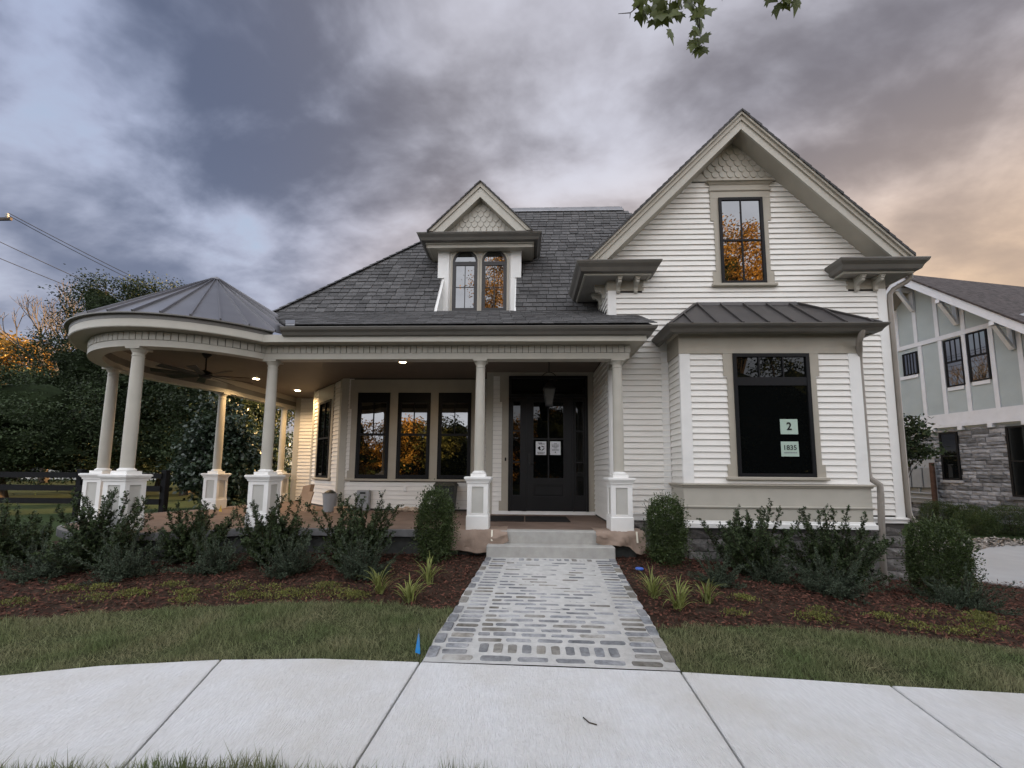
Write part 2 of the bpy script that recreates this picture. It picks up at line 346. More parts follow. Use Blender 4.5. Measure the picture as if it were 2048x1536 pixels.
def put(name, me, parent=None, loc=(0, 0, 0), rot=(0, 0, 0), scale=(1, 1, 1)):
    o = bpy.data.objects.new(name, me); COL.objects.link(o)
    o.location = loc; o.rotation_euler = rot; o.scale = scale
    if parent is not None: o.parent = parent
    return o
def thing(name, label, cat, loc=(0, 0, 0), rotz=0, group=None):
    o = bpy.data.objects.new(name, None); COL.objects.link(o); o.empty_display_size = 0.1
    o.location = loc; o.rotation_euler = (0, 0, rotz); return tag(o, label, cat, group)
def tag(o, label, cat, group=None):
    o['label'] = label; o['category'] = cat
    if group: o['group'] = group
    return o
def kind(o, k):
    o['kind'] = k; return o
def np_mesh(name, V, F, m, rndv=None):
    """Fast mesh from numpy: V (n,3), F (m,k) with k of 3 or 4."""
    me = bpy.data.meshes.new(name); k = F.shape[1]
    me.vertices.add(len(V)); me.vertices.foreach_set('co', V.astype(np.float32).ravel())
    me.loops.add(F.size); me.loops.foreach_set('vertex_index', F.astype(np.int32).ravel())
    me.polygons.add(len(F)); me.polygons.foreach_set('loop_start', np.arange(0, F.size, k, dtype=np.int32))
    me.polygons.foreach_set('loop_total', np.full(len(F), k, dtype=np.int32))
    me.update(calc_edges=True); me.materials.append(m)
    if rndv is not None:
        a = me.attributes.new('rnd', 'FLOAT', 'FACE'); a.data.foreach_set('value', rndv.astype(np.float32))
    return me
def unit(v): return v/np.maximum(1e-9, np.linalg.norm(v, axis=-1, keepdims=True))
def leaf_quads(Pn, D, Nn, Ln, Wd):
    """Diamond leaves: base at Pn, along D, width across; four corners each."""
    S = unit(np.cross(D, Nn)); n = len(Pn)
    a = Pn; c = Pn+D*Ln[:, None]; mid = Pn+D*(Ln*0.45)[:, None]
    b = mid+S*Wd[:, None]*0.5; d = mid-S*Wd[:, None]*0.5
    V = np.stack([a, b, c, d], 1).reshape(-1, 3); F = np.arange(4*n).reshape(n, 4)
    return V, F
def rand_dirs(n): return unit(npr.normal(size=(n, 3)))

# ------------------------------------------------------------------ the lie of the land
def sstep(t): t = min(1.0, max(0.0, t)); return t*t*(3-2*t)
def gz(x, y):
    r_ = min(1.0, max(0.0, (y-3.05)/2.7))
    z = r_*(0.20-0.46*sstep((x-1.3)/5.2))
    if y > 10 and x < -3: z += 0.30*sstep((y-14)/18)
    return z
def gzn(x, y):
    r_ = np.clip((y-3.05)/2.7, 0, 1); t = np.clip((x-1.3)/5.2, 0, 1); s = t*t*(3-2*t)
    z = r_*(0.20-0.46*s)
    t2 = np.clip((y-14)/18, 0, 1); z = z+np.where((y > 10) & (x < -3), 0.30*t2*t2*(3-2*t2), 0)
    return z
# ------------------------------------------------------------------ ground
def lines(a, b, st): return list(np.arange(a, b+1e-6, st))
gx = [-1500, -500, -200, -100, -60]+lines(-40, -9, 2.0)+lines(-8, 9, 0.5)+lines(10, 40, 2.0)+[60, 100, 200, 500, 1500]
gy = [-1500, -500, -200, -100, -60]+lines(-40, -2, 2.0)+lines(-1, 9, 0.5)+lines(10, 40, 2.0)+[60, 100, 200, 500, 1500]
XX, YY = np.meshgrid(gx, gy); ZZ = gzn(XX, YY)-0.03
nx, ny = len(gx), len(gy)
ii = np.arange(nx*ny).reshape(ny, nx)
GF = np.stack([ii[:-1, :-1], ii[:-1, 1:], ii[1:, 1:], ii[1:, :-1]], -1).reshape(-1, 4)
kind(put('ground', np_mesh('ground', np.stack([XX, YY, ZZ], -1).reshape(-1, 3), GF, M['field'])), 'structure')

EDGE = [(-7.5, 0.6), (-5.2, 1.9), (-3.75, 2.60), (-3.506, 2.715), (-2.99, 2.877), (-2.264, 3.005), (-1.509, 3.063), (-0.759, 3.046), (0.2, 3.02), (1.097, 2.991),
        (1.869, 2.927), (2.417, 2.872), (3.205, 2.815), (4.2, 2.70), (5.5, 2.50), (9.0, 1.7)]
LAWN = [(-9.0, 1.5), (-7.0, 2.5), (-5.6, 3.2), (-4.675, 3.563), (-3.609, 3.89), (-2.8, 4.04), (-2.065, 4.127), (-1.3, 4.10), (-0.724, 4.022), (0.2, 3.8), (1.124, 3.70), (2.022, 3.804),
        (3.249, 3.719), (4.119, 3.585), (5.5, 3.35), (7.2, 2.9), (10.5, 2.2)]
ex, ey = np.array(EDGE).T; lx, ly = np.array(LAWN).T
def edge_y(x): return float(np.interp(x, ex, ey))
def lawn_y(x): return float(np.interp(x, lx, ly))
def near_y(x): return edge_y(x)-1.10-0.03*max(0, x)
def path_l(y): return -0.745+(y-3.05)*(0.215/2.67)
def path_r(y): return 1.095+(y-3.0)*(0.145/2.72)
def sheet(name, xs, f0, f1, nv, m, dz, skip=None):
    """A strip of ground between two curves, following the terrain."""
    V = []; F = []
    for x in xs:
        for k in range(nv+1):
            y = f0(x)+(f1(x)-f0(x))*k/nv; V.append((x, y, gz(x, y)+dz))
    for i in range(len(xs)-1):
        for k in range(nv):
            a = i*(nv+1)+k; F.append((a, a+nv+1, a+nv+2, a+1))
    return put(name, np_mesh(name, np.array(V), np.array(F), m))
kind(sheet('mulch_bed', lines(-9, 10.5, 0.3), lambda x: lawn_y(x)-0.03, lambda x: 7.0 if x > -8 else 6.0, 14, M['soil'], -0.005), 'structure')
kind(sheet('lawn', lines(-9, 10.5, 0.3), lambda x: edge_y(x)-0.0, lambda x: lawn_y(x), 6, M['turf'], 0.0), 'structure')
kind(sheet('verge', lines(-9, 9, 0.5), lambda x: near_y(x)-2.2, lambda x: near_y(x)+0.02, 4, M['turf'], 0.0), 'structure')
kind(sheet('street', [-1200, -300, -60, -12, 0, 12, 60, 300, 1200], lambda x: -9.5, lambda x: -1.6, 1, M['asphalt'], -0.006), 'structure')

# sidewalk: one slab between each pair of joints
walk = kind(put('sidewalk', None), 'structure')
JNT = [((-7.0, 0.85), (-5.6, 0.1)), ((-5.2, 1.9), (-4.3, 1.0)), ((-3.75, 2.60), (-3.05, 1.68)), ((-2.221, 3.01), (-1.85, 1.90)), ((-0.759, 3.046), (-0.80, 1.93)),
       ((1.097, 2.991), (1.03, 1.86)), ((2.417, 2.872), (2.20, 1.72)), ((3.75, 2.75), (3.45, 1.60)), ((5.1, 2.56), (4.7, 1.4)), ((6.6, 2.25), (6.0, 1.05))]
for (a, b), (c, d) in zip(JNT[:-1], JNT[1:]):
    g = 0.007
    top = [(a[0]+g, a[1])]+[(x, y) for x, y in EDGE if a[0]+0.05 < x < c[0]-0.05]+[(c[0]-g, c[1])]
    n_ = 5
    bot = [(d[0]-g+(b[0]+2*g-d[0])*k/n_, near_y(d[0]+(b[0]-d[0])*k/n_)) for k in range(n_+1)]
    bot[0] = (d[0]-g, d[1]); bot[-1] = (b[0]+g, b[1])
    poly = (bot[::-1]+top[::-1])
    mb = MB(); n = len(poly); cx = sum(p[0] for p in poly)/n; cy = sum(p[1] for p in poly)/n
    inner = [(cx+(x-cx)*(1-0.012), cy+(y-cy)*(1-0.012)) for x, y in poly]
    mb.add([(x, y, -0.10) for x, y in poly]+[(x, y, 0.018) for x, y in poly]+[(x, y, 0.024) for x, y in inner],
           [(i, (i+1) % n, (i+1) % n+n, i+n) for i in range(n)]+[(i+n, (i+1) % n+n, (i+1) % n+2*n, i+2*n) for i in range(n)]+[tuple(range(2*n, 3*n))])
    mb.build('slab', M['concrete'], walk)
mb = MB(); mb.tube([(0.335, 2.42, 0.028), (0.36, 2.37, 0.030), (0.40, 2.355, 0.028)], 0.0035, 5)
tag(mb.build('twig', M['bark']), 'short dark curved twig lying on the sidewalk below the paved path', 'twig')

# paved path of old pavers in smeared mortar
def pz(y): return 0.024+max(0.0, (y-3.05))*(0.20/2.67)
path = kind(put('paved_path', None), 'structure')
Y0, Y1 = 3.055, 5.74
V = []; F = []
nv = 26; 
for k in range(nv+1):
    y = Y0+(Y1-Y0)*k/nv
    w1, w2 = rnd.uniform(-.018, .012), rnd.uniform(-.012, .018)
    if k == 0: w1 = w2 = 0
    yl = 3.046 if k == 0 else y; yr = 2.995 if k == 0 else y
    V += [(path_l(y)-0.01+w1, yl, pz(y)-0.10), (path_l(y)+w1, yl, pz(y)), ((path_l(y)+path_r(y))/2, (yl+yr)/2, pz(y)+0.004), (path_r(y)+w2, yr, pz(y)), (path_r(y)+0.01+w2, yr, pz(y)-0.10)]
    if k:
        o = 5*k
        F += [(o-5+q, o-4+q, o+1+q, o+q) for q in range(4)]
put('mortar_bed', np_mesh('mortar_bed', np.array(V), np.array(F), M['mortar']), path)
def paver_mesh(seed):
    r_ = random.Random(seed); mb = MB(); n = 16; o1 = []; o2 = []
    for q in range(n):
        a = 2*math.pi*q/n; ca, sa = math.cos(a), math.sin(a); e = 0.38
        x = math.copysign(abs(ca)**e, ca)*0.5; y = math.copysign(abs(sa)**e, sa)*0.5
        j = 1+r_.uniform(-.05, .05); o1.append((x*j, y*j)); o2.append((x*j*0.93, y*j*0.86))
    mb.add([(x, y, -1.0) for x, y in o1]+[(x, y, 0.45) for x, y in o1]+[(x, y, 1.0+r_.uniform(-.15, .15)) for x, y in o2],
           [(i, (i+1) % n, (i+1) % n+n, i+n) for i in range(n)]+[(i+n, (i+1) % n+n, (i+1) % n+2*n, i+2*n) for i in range(n)]+[tuple(range(2*n, 3*n))])
    return mb
PV = [[paver_mesh(s).mesh('paver', M[m], smooth=True) for s in range(5)] for m in ('paver', 'paverb')]
slope = math.atan(0.20/2.67)
def paver(x, y, lx_, ly_):
    t = (y-Y0)/(Y1-Y0)
    sunk = rnd.uniform(-0.004, 0.002)-0.005*max(0.0, math.sin((t-.15)*3.1))
    ly_ *= 1-0.22*max(0.0, math.sin((t-.12)*3.2)) if ly_ < 0.08 else 1
    me = rnd.choice(PV[1] if rnd.random() < 0.27 else PV[0])
    skew = math.atan(0.07)*0.5
    put('paver', me, path, (x, y, pz(y)+0.001+sunk), (slope, 0, -skew*0.6+rnd.uniform(-.02, .02)), (lx_, ly_, 0.008))
def px_(u, y): return path_l(y)+(path_r(y)-path_l(y))*u
y = Y0+0.055
for k in range(6): paver(px_(0.135+0.150*k+rnd.uniform(-.005, .005), y), y-0.012*k*0.6, 0.225, 0.072)
y = Y0+0.205
for k in range(10): paver(px_(0.225+0.0605*k, y), y-0.004*k, 0.072, 0.135)
row = 0; y = Y0+0.335
while y < Y1-0.20:
    u = 0.185+(0.06 if row % 2 else 0.0)
    if row % 2: paver(px_(0.205, y), y, 0.10, 0.060)
    else: pass
    while u < 0.80:
        ln = rnd.uniform(0.185, 0.215)
        uc = u+ln/1.84/2
        if uc+ln/3.68 < 0.845: paver(px_(uc, y), y+rnd.uniform(-.006, .006)-0.015*uc, ln, rnd.uniform(0.052, 0.062))
        u += (ln+rnd.uniform(.034, .05))/1.84
    row += 1; y += rnd.uniform(0.086, 0.094)
y = Y1-0.12
for k in range(11): paver(px_(0.22+0.058*k, y), y, 0.070, 0.105)
y = Y0+0.14
while y < Y1-0.05:
    for u in (0.108, 0.902):
        paver(px_(u, y+rnd.uniform(-.004, .004)), y-0.02*u, rnd.uniform(0.18, 0.205), rnd.uniform(0.055, 0.066))
    y += rnd.uniform(0.086, 0.093)
y = Y0+0.14
while y < Y1-0.05:
    for u in (0.020, 0.980): paver(px_(u, y), y+rnd.uniform(-.02, .02), 0.085, 0.165)
    y += rnd.uniform(0.19, 0.215)

# ------------------------------------------------------------------ front steps and porch deck
FZ = 0.555
steps = thing('front_steps', 'pale limestone front steps at the end of the paved path', 'steps')
MB().bbox(-0.535, 1.255, 5.70, 5.905, 0.10, 0.385, 0.012).build('tread', M['step'], steps)
MB().bbox(-0.42, 1.17, 5.895, 6.10, 0.14, FZ+0.007, 0.010).build('riser_block', M['step'], steps)
# ------------------------------------------------------------------ the house
house = thing('house', 'white clapboard house with taupe trim, front gable, round corner porch and dark shingle roof', 'house', (0, 0, 0))
E_ = 0.0965                                   # siding exposure
CZ, BZ = 3.50, 3.15                           # porch ceiling, beam bottom
WD, WW, WG, WB = 8.27, 8.80, 6.75, 6.25       # depths of the door wall, window wall, gable wall, bay front
XL, XR = 1.43, 6.10                           # gable block
SB = MB(); SB.hexa([(0, -0.026, 0), (1, -0.026, 0), (1, 0, 0), (0, 0, 0), (0, -0.006, 0.968), (1, -0.006, 0.968), (1, 0, 0.968), (0, 0, 0.968)])  # boards stop short of each other, baring the painted shadow colour as a line
SBM = SB.mesh('siding_board', M['white'])
def siding(par, org, rot, z0, z1, outline, excl=(), single=True):
    acc = []
    k = 0
    while z0+k*E_ < z1-0.02:
        za = z0+k*E_; zb = za+E_; k += 1
        a, b = outline(za-0.01)
        if b-a < 0.03: continue
        spans = [(a, b)]
        for (x0, x1, c0, c1) in excl:
            if c0 < zb-0.030 and c1 > za+0.030:
                new = []
                for (p, q) in spans:
                    if x1 <= p or x0 >= q: new.append((p, q)); continue
                    if x0-p > 0.02: new.append((p, x0))
                    if q-x1 > 0.02: new.append((x1, q))
                spans = new
        for p, q in spans: acc.append((p, q, za))
    c, s_ = math.cos(rot), math.sin(rot)
    if single:
        for p, q, za in acc:
            put('siding_board', SBM, par, (org[0]+c*p, org[1]+s_*p, za), (0, rnd.uniform(-.0006, .0006), rot), (q-p, 1, E_))
    else:
        mb = MB(); rv = []
        for p, q, za in acc:
            vs = []
            for (x, y, z) in SB.v:
                X = p+x*(q-p); vs.append((org[0]+c*X-s_*y, org[1]+s_*X+c*y, za+z*E_))
            mb.add(vs, SB.f)
        kind(mb.build('siding_boards', M['white'], par, fix=False), 'stuff')
def pane(par, x0, x1, z0, z1, y, m='glass', name='pane', tilt=0.0):
    o = put(name, PANE[m], par, ((x0+x1)/2, y, (z0+z1)/2), (rnd.uniform(-.004, .004)+tilt, 0, rnd.uniform(-.004, .004)), (x1-x0, 1, z1-z0))
    return o
PANE = {}
for m in ('glass', 'doorglass'):
    p_ = MB(); p_.box(-.5, .5, 0, 0.004, -.5, .5); PANE[m] = p_.mesh('pane', M[m])
def casing(par, x0, x1, z0, z1, w, ear, th, bh, head, y, name='casing', sill=0.05, m='taupe', proud=0.032):
    mb = MB(); f = y-proud
    L_ = [(x0-w-ear, z0), (x0, z0), (x0, z1), (x0-w-ear, z1), (x0-w-ear, z1-th), (x0-w, z1-th), (x0-w, z0+bh), (x0-w-ear, z0+bh)]
    mb.prism_y(L_, f, y)
    mr = MB(); mr.prism_y([(x0+x1-a, b) for a, b in L_][::-1], f, y)
    if head: mb.box(x0-w-ear, x1+w+ear, f-0.002, y, z1+0.0005, z1+head)
    o = mb.build(name, M[m], par); mr.build('jamb', M[m], o)
    if sill: MB().bbox(x0-w-ear-0.03, x1+w+ear+0.03, f-0.045, y, z0-sill, z0, 0.008).build('sill', M[m], o)
    return o
def casing_rects(x0, x1, z0, z1, w, ear, th, bh, head):
    return [(x0-w+.02, x1+w-.02, z0-.02, z1+head)]
def frame_mb(x0, x1, z0, z1, y, fw, d, bars_v=(), bars_h=(), bw=0.022, proud=0.0):
    mb = MB()
    mb.box(x0, x1, y-d, y, z1-fw, z1); mb.box(x0, x1, y-d, y, z0, z0+fw)
    mb.box(x0, x0+fw, y-d, y, z0+fw, z1-fw); mb.box(x1-fw, x1, y-d, y, z0+fw, z1-fw)
    for v in bars_v: mb.box(v[0]-bw/2, v[0]+bw/2, y-d+0.008, y, v[1], v[2])
    for h in bars_h: mb.box(h[1], h[2], y-d+0.006, y, h[0]-h[3]/2, h[0]+h[3]/2)
    return mb

# --- entablature line of the porch: left side, round corner, front
GC = Vector((-5.55, 7.20)); GR = 1.78; FY = 6.10; XE = 1.52
def ent(o, z=0.0, left=True, a0=172, back=11.2):
    P_ = []
    if left: P_ += [(-6.70-o, back, z), (-6.88-o, 8.75, z)]
    r_ = GR+o; a1 = -math.degrees(math.asin(min(1, (GC.y-(FY-o))/r_)))
    n = 40
    for k in range(n+1):
        a = R(a0+(360+a1-a0)*k/n); P_.append((GC.x+r_*math.cos(a), GC.y+r_*math.sin(a), z))
    P_ += [(XE+o, FY-o, z), (XE+o, WG, z)]
    return P_
def pl2(P_): return [(p[0], p[1]) for p in P_]
porch = put('porch', None, house)
# deck
deck = ent(0.17)[:-1]
poly = pl2(deck)+[(1.52+.17, 6.74), (1.40, 6.74), (1.40, 11.3), (-6.8, 11.3)]
MB().prism_z(poly, 0.455, FZ).build('deck_slab', M['slabedge'], porch)
poly2 = pl2(ent(0.10)[:-1])+[(1.60, 6.73), (1.42, 6.73), (1.42, 8.25), (1.42, 11.25), (-6.8, 11.25)]
MB().prism_z(poly2, FZ, FZ+0.004).build('floor_paper', M['floorpaper'], porch)
poly3 = pl2(ent(0.10)[:-1])+[(1.62, 6.72), (1.40, 6.72), (1.40, 11.2), (-6.8, 11.2)]
MB().prism_z(poly3, -0.2, 0.456).build('porch_skirt', M['skirt'], porch)
# ceiling
polyc = pl2(ent(0.0)[:-1])+[(1.56, 6.74), (1.42, 6.74), (1.42, 11.2), (-6.6, 11.2)]
MB().prism_z(polyc, CZ, CZ+0.02).build('porch_ceiling', M['ceiling'], porch)
# beam, frieze, soffit, fascia in one sweep each
MB().sweep(ent(0), [(-0.10, BZ), (0.07, BZ), (0.07, BZ+0.093), (-0.10, BZ+0.093)]).build('beam', M['column'], porch)
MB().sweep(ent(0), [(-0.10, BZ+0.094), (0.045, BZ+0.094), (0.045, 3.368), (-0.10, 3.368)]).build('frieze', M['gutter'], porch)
MB().sweep(ent(0), [(-0.10, 3.369), (0.255, 3.369), (0.255, 3.385), (0.04, 3.40), (0.04, 3.53), (-0.10, 3.53)]).build('soffit', M['taupe'], porch)
MB().sweep(ent(0), [(0.256, 3.362), (0.275, 3.362), (0.275, 3.475), (0.256, 3.475)]).build('fascia', M['column'], porch)
# dentil boards along the frieze
db = MB(); db.bbox(-0.5, 0.5, -0.032, 0, 0, 0.118, 0.004); DBM = db.mesh('dentil', M['column'])
DW = 0.092
fr = [Vector(p) for p in ent(0.045)[2:-1]]
acc_len = 0.0; nxt = DW/2
for a, b in zip(fr[:-1], fr[1:]):
    L_ = (b-a).length; t = (b-a).normalized(); rz = math.atan2(t.y, t.x)
    while nxt <= acc_len+L_:
        p = a+t*(nxt-acc_len); put('dentil', DBM, porch, (p.x, p.y, 3.247), (0, 0, rz), (DW*0.90, 1, 1)); nxt += DW
    acc_len += L_
# columns
def col_proto():
    c = put('column', None)
    sh = MB(); sh.lathe((0, 0, 0), [(0.0785, 1.41), (0.0795, 1.8), (0.078, 2.2), (0.0745, 2.6), (0.070, 3.0), (0.0695, 3.02), (0.076, 3.025), (0.076, 3.035), (0.0695, 3.04), (0.0695, 3.075)], 28)
    sh.build('shaft', M['column'], c, True)
    b = MB(); b.lathe((0, 0, 0), [(0.098, 1.383), (0.106, 1.39), (0.106, 1.402), (0.098, 1.411), (0.0865, 1.413), (0.0865, 1.42), (0.079, 1.426)], 28); b.box(-0.113, 0.113, -0.113, 0.113, 1.338, 1.384)
    b.build('column_base', M['trimwhite'], c, True)
    k = MB(); k.lathe((0, 0, 0), [(0.070, 3.07), (0.079, 3.082), (0.086, 3.10), (0.098, 3.118), (0.098, 3.122)], 28); k.box(-0.105, 0.105, -0.105, 0.105, 3.122, BZ)
    k.build('capital', M['column'], c, True)
    p = MB(); p.bbox(-0.1665, 0.1665, -0.1665, 0.1665, FZ, 0.765, 0.006)
    for sx in (-1, 1):
        for sy in (-1, 1): p.box(min(sx*.155, sx*.088), max(sx*.155, sx*.088), min(sy*.155, sy*.088), max(sy*.155, sy*.088), 0.765, 1.245)
    p.box(-.088, .088, -.1545, .1545, .765, .80); p.box(-.1545, .1545, -.088, .088, .766, .80)
    p.box(-.088, .088, -.1545, .1545, 1.19, 1.245); p.box(-.1545, .1545, -.088, .088, 1.19, 1.244)
    p.sweep([(-.155, -.155, 0), (.155, -.155, 0), (.155, .155, 0), (-.155, .155, 0)], [(0, 1.243), (.012, 1.243), (.016, 1.268), (.03, 1.285), (.034, 1.30), (.044, 1.305), (.044, 1.330), (.03, 1.338), (-.15, 1.338), (-.15, 1.243)], True)
    p.build('pedestal', M['trimwhite'], c)
    q = MB(); q.box(-.14, .14, -.14, .14, .77, 1.24); q.build('panel', M['panel'], c)
    return c
def copy_tree(o, parent):
    c = o.copy(); COL.objects.link(c); c.parent = parent
    for ch in list(o.children): copy_tree(ch, c)
    return c
c0 = col_proto()
COLS = [(-0.703, 6.13), (1.42, 6.13), (-4.04, 6.14), (-5.585, 5.46), (-7.17, 6.60), (-6.88, 8.75), (-6.70, 10.8)]
for k, (x, y) in enumerate(COLS):
    c = c0 if k == 0 else copy_tree(c0, house)
    c.parent = house; c.location = (x, y, 0)

# --- porch gutter
GUT = [(0.0, -0.115), (0.025, -0.125), (0.065, -0.115), (0.085, -0.075), (0.118, -0.045), (0.13, -0.012), (0.13, 0.0), (0.118, 0.003), (0.118, -0.012), (0.0, -0.012)]
MB().sweep([(-3.70, 5.845, 3.565), (1.80, 5.845, 3.565), (1.80, 6.70, 3.565)], GUT).build('gutter', M['gutter'], porch)
MB().sweep([(-3.70, 5.845, 0), (1.80, 5.845, 0), (1.80, 6.75, 0)], [(-0.02, 3.476), (-0.001, 3.476), (-0.001, 3.56), (-0.02, 3.56)]).build('gutter_board', M['taupe'], porch)
# cone roof over the round corner
cone = put('cone_roof', None, house)
AP = Vector((-5.80, 7.0, 4.99)); NR = 2.10; ZE = 3.555; ns = 38
ring = [Vector((GC.x+(NR)*math.cos(2*math.pi*k/ns), GC.y+(NR)*math.sin(2*math.pi*k/ns), ZE)) for k in range(ns)]
for k in range(ns):
    a, b = ring[k], ring[(k+1) % ns]
    if (a.y+b.y)/2 > 8.4 and (a.x+b.x)/2 > -5.5: continue
    dn = Vector((0, 0, -0.012))
    mb = MB(); mb.add([a, b, AP, a+dn, b+dn, AP+dn], [(0, 1, 2), (3, 5, 4), (0, 3, 4, 1)]); mb.build('roof_panel', M['seam'], cone)
    t = (AP-a); n_ = (b-a).cross(t).normalized()
    sdv = t.cross(n_).normalized()*0.011
    h = n_*0.030 if n_.z > 0 else -n_*0.030
    e = AP-t*0.03
    MB().hexa([a-sdv, a+sdv, e+sdv*.4, e-sdv*.4, a-sdv+h, a+sdv+h, e+sdv*.4+h, e-sdv*.4+h]).build('seam', M['seam'], cone)
MB().lathe((AP.x, AP.y, 0), [(0.12, AP.z-0.06), (0.10, AP.z-0.03), (0.03, AP.z+0.015), (0.0, AP.z+0.03)], 16).build('cone_cap', M['flash'], cone, True)
arc = [p for p in ent(0)[1:-2]]
MB().sweep(arc, [(0.256, 3.476), (0.285, 3.476), (0.285, 3.53), (0.335, 3.535), (0.335, 3.552), (0.20, 3.552)]).build('cone_eave', M['gutter'], cone)
MB().sweep(arc, [(0.277, 3.37), (0.281, 3.37), (0.281, 3.50), (0.277, 3.50)]).build('cone_fascia', M['column'], cone)
MB().hexa([(-3.62, 5.73, 3.585), (-3.48, 5.73, 3.585), (-3.74, 6.16, 3.82), (-3.90, 6.16, 3.82), (-3.62, 5.73, 3.605), (-3.48, 5.73, 3.605), (-3.74, 6.16, 3.84), (-3.90, 6.16, 3.84)]).build('valley_flashing', M['flash'], cone)

# --- shingled roofs
TW = 0.19
tb = MB(); tb.hexa([(0, 0, 0), (1, 0, 0), (1, 1.35, -0.6), (0, 1.35, -0.6), (0.004, 0, 1.0), (0.996, 0, 1.0), (1, 1.35, 0.05), (0, 1.35, 0.05)])
TBM = tb.mesh('shingle', M['shingle'])
budget = [300]
def shingles(par, y0, z0, y1, z1, exp_, bounds, excl, singles, sag=0.004, tk=1.0):
    """Courses of shingles on a plane facing the street, from its eave (y0,z0) to (y1,z1)."""
    L_ = math.hypot(y1-y0, z1-z0); ang = math.atan2(z1-z0, y1-y0); c, s_ = math.cos(ang), math.sin(ang)
    rest = MB(); rv = []
    n = int(L_/exp_)
    for k in range(n+1):
        v = k*exp_; z = z0+s_*v; y = y0+c*v
        a, b = bounds(z+0.05)
        x = a-rnd.random()*TW*0.0-(TW/2 if k % 2 else 0)-rnd.uniform(0, .02)
        while x < b:
            w = TW*rnd.uniform(.94, 1.04); xa, xb = max(a, x), min(b, x+w)
            x += w+0.009
            if xb-xa < 0.03: continue
            xm = (xa+xb)/2
            gone = False
            for e in excl:
                if e[2] < z+.02 and z < e[3] and xb > e[0] and xa < e[1]:
                    if xa < e[0]-.01: xb = e[0]
                    elif xb > e[1]+.01: xa = e[1]
                    else: gone = True
            if gone or xb-xa < .02: continue
            th = rnd.uniform(.013, .024)*tk; dv = rnd.uniform(-sag, sag)*1.6
            loc = (xa, y+c*dv-s_*0.006, z+s_*dv+c*0.006); r_ = rnd.uniform(-.010, .010)
            if singles and budget[0] > 0:
                budget[0] -= 1
                put('shingle', TBM, par, loc, (ang, r_, 0), (xb-xa, exp_, th))
            else:
                vs = []
                for (px, py, pz2) in tb.v:
                    lx_, ly_, lz_ = px*(xb-xa), py*exp_, pz2*th
                    vs.append((loc[0]+lx_, loc[1]+c*ly_-s_*lz_, loc[2]+s_*ly_+c*lz_-r_*lx_))
                rest.add(vs, tb.f); rv += [rnd.random()]*len(tb.f)
    if rest.v:
        o = rest.build('shingles', M['shingle'], par, fix=False); kind(o, 'stuff')
        at = o.data.attributes.new('rnd', 'FLOAT', 'FACE'); at.data.foreach_set('value', rv)
MZ0, MY0, MZ1, MY1 = 4.52, 7.50, 8.36, 10.0
def mainb(z):
    l = -5.0+(z-MZ0)/(MZ1-MZ0)*4.0
    r_ = 1.43 if z < 4.95 else min(z-3.94+0.12, 2.5+(MZ1-z)*0.65)
    return l, r_
roof = put('main_roof', None, house)
HX = [(-5.0, 7.5, 4.52), (6.05, 7.5, 4.52), (6.05, 15.5, 4.52), (-5.0, 15.5, 4.52)]
TX = [(-1.0, 10.0, 8.36), (2.50, 10.0, 8.36), (2.50, 13.0, 8.36), (-1.0, 13.0, 8.36)]
mb = MB()
def mfy(z): return MY0+(z-MZ0)/(MZ1-MZ0)*(MY1-MY0)
fp = [(-5.0, MZ0), (-1.80, MZ0), (-1.80, 5.54), (-0.20, 5.54), (-0.20, MZ0), (6.05, MZ0), (2.50, MZ1), (-1.0, MZ1)]
mb.add([(x, mfy(z), z-0.03) for x, z in fp]+[(a, b, c-0.03) for a, b, c in HX[2:]]+[(a, b, c-0.03) for a, b, c in TX[2:]], [tuple(range(8)), (5, 8, 10, 6), (8, 9, 11, 10), (9, 0, 7, 11), (7, 6, 10, 11)])
mb.build('roof_deck', M['underlay'], roof)
MB().box(-1.80, -.20, 7.45, 8.2, 4.44, 4.47).build('recess_floor', M['flash'], roof)
DX = [(-1.80, -0.20, 4.3, 5.56), (-1.90, -0.08, 5.5, 7.0)]
shingles(roof, MY0, MZ0, MY1, MZ1, 0.1365, mainb, DX, True)
# hip and ridge caps
hp0, hp1 = Vector((-5.0, 7.5, 4.52)), Vector((-1.0, 10.0, 8.36))
nH = 34
for k in range(nH):
    p = hp0.lerp(hp1, k/nH); q = hp0.lerp(hp1, (k+1.25)/nH); t = (q-p).normalized()
    sd = Vector((t.y, -t.x, 0)).normalized()*0.085; upv = sd.cross(t).normalized(); upv = upv if upv.z > 0 else -upv
    p1 = p+upv*0.045; q1 = q+upv*0.030
    mb = MB(); mb.add([p1-sd-upv*.045, p1, p1+sd-upv*.045, q1-sd-upv*.045, q1, q1+sd-upv*.045, p1-sd-upv*.065, p1-upv*.02, p1+sd-upv*.065],
                      [(0, 1, 4, 3), (1, 2, 5, 4), (0, 6, 7, 1), (1, 7, 8, 2)]); mb.build('hip_cap', M['shingle'], roof, fix=False)
MB().prism_x([(9.86, 8.22), (10.0, 8.385), (10.14, 8.36), (10.0, 8.41), (9.86, 8.245)], -1.05, 2.52).build('ridge_cap', M['flash'], roof)
mb = MB(); mb.hexa([(-4.25, 8.05, 4.9), (-3.2, 8.05, 4.9), (-3.2, 9.2, 5.0), (-4.25, 9.2, 5.0), (-4.05, 8.25, 5.42), (-3.5, 8.35, 5.42), (-3.5, 9.2, 5.5), (-4.05, 9.2, 5.5)]); mb.build('rear_roof_peak', M['shingle'], roof)
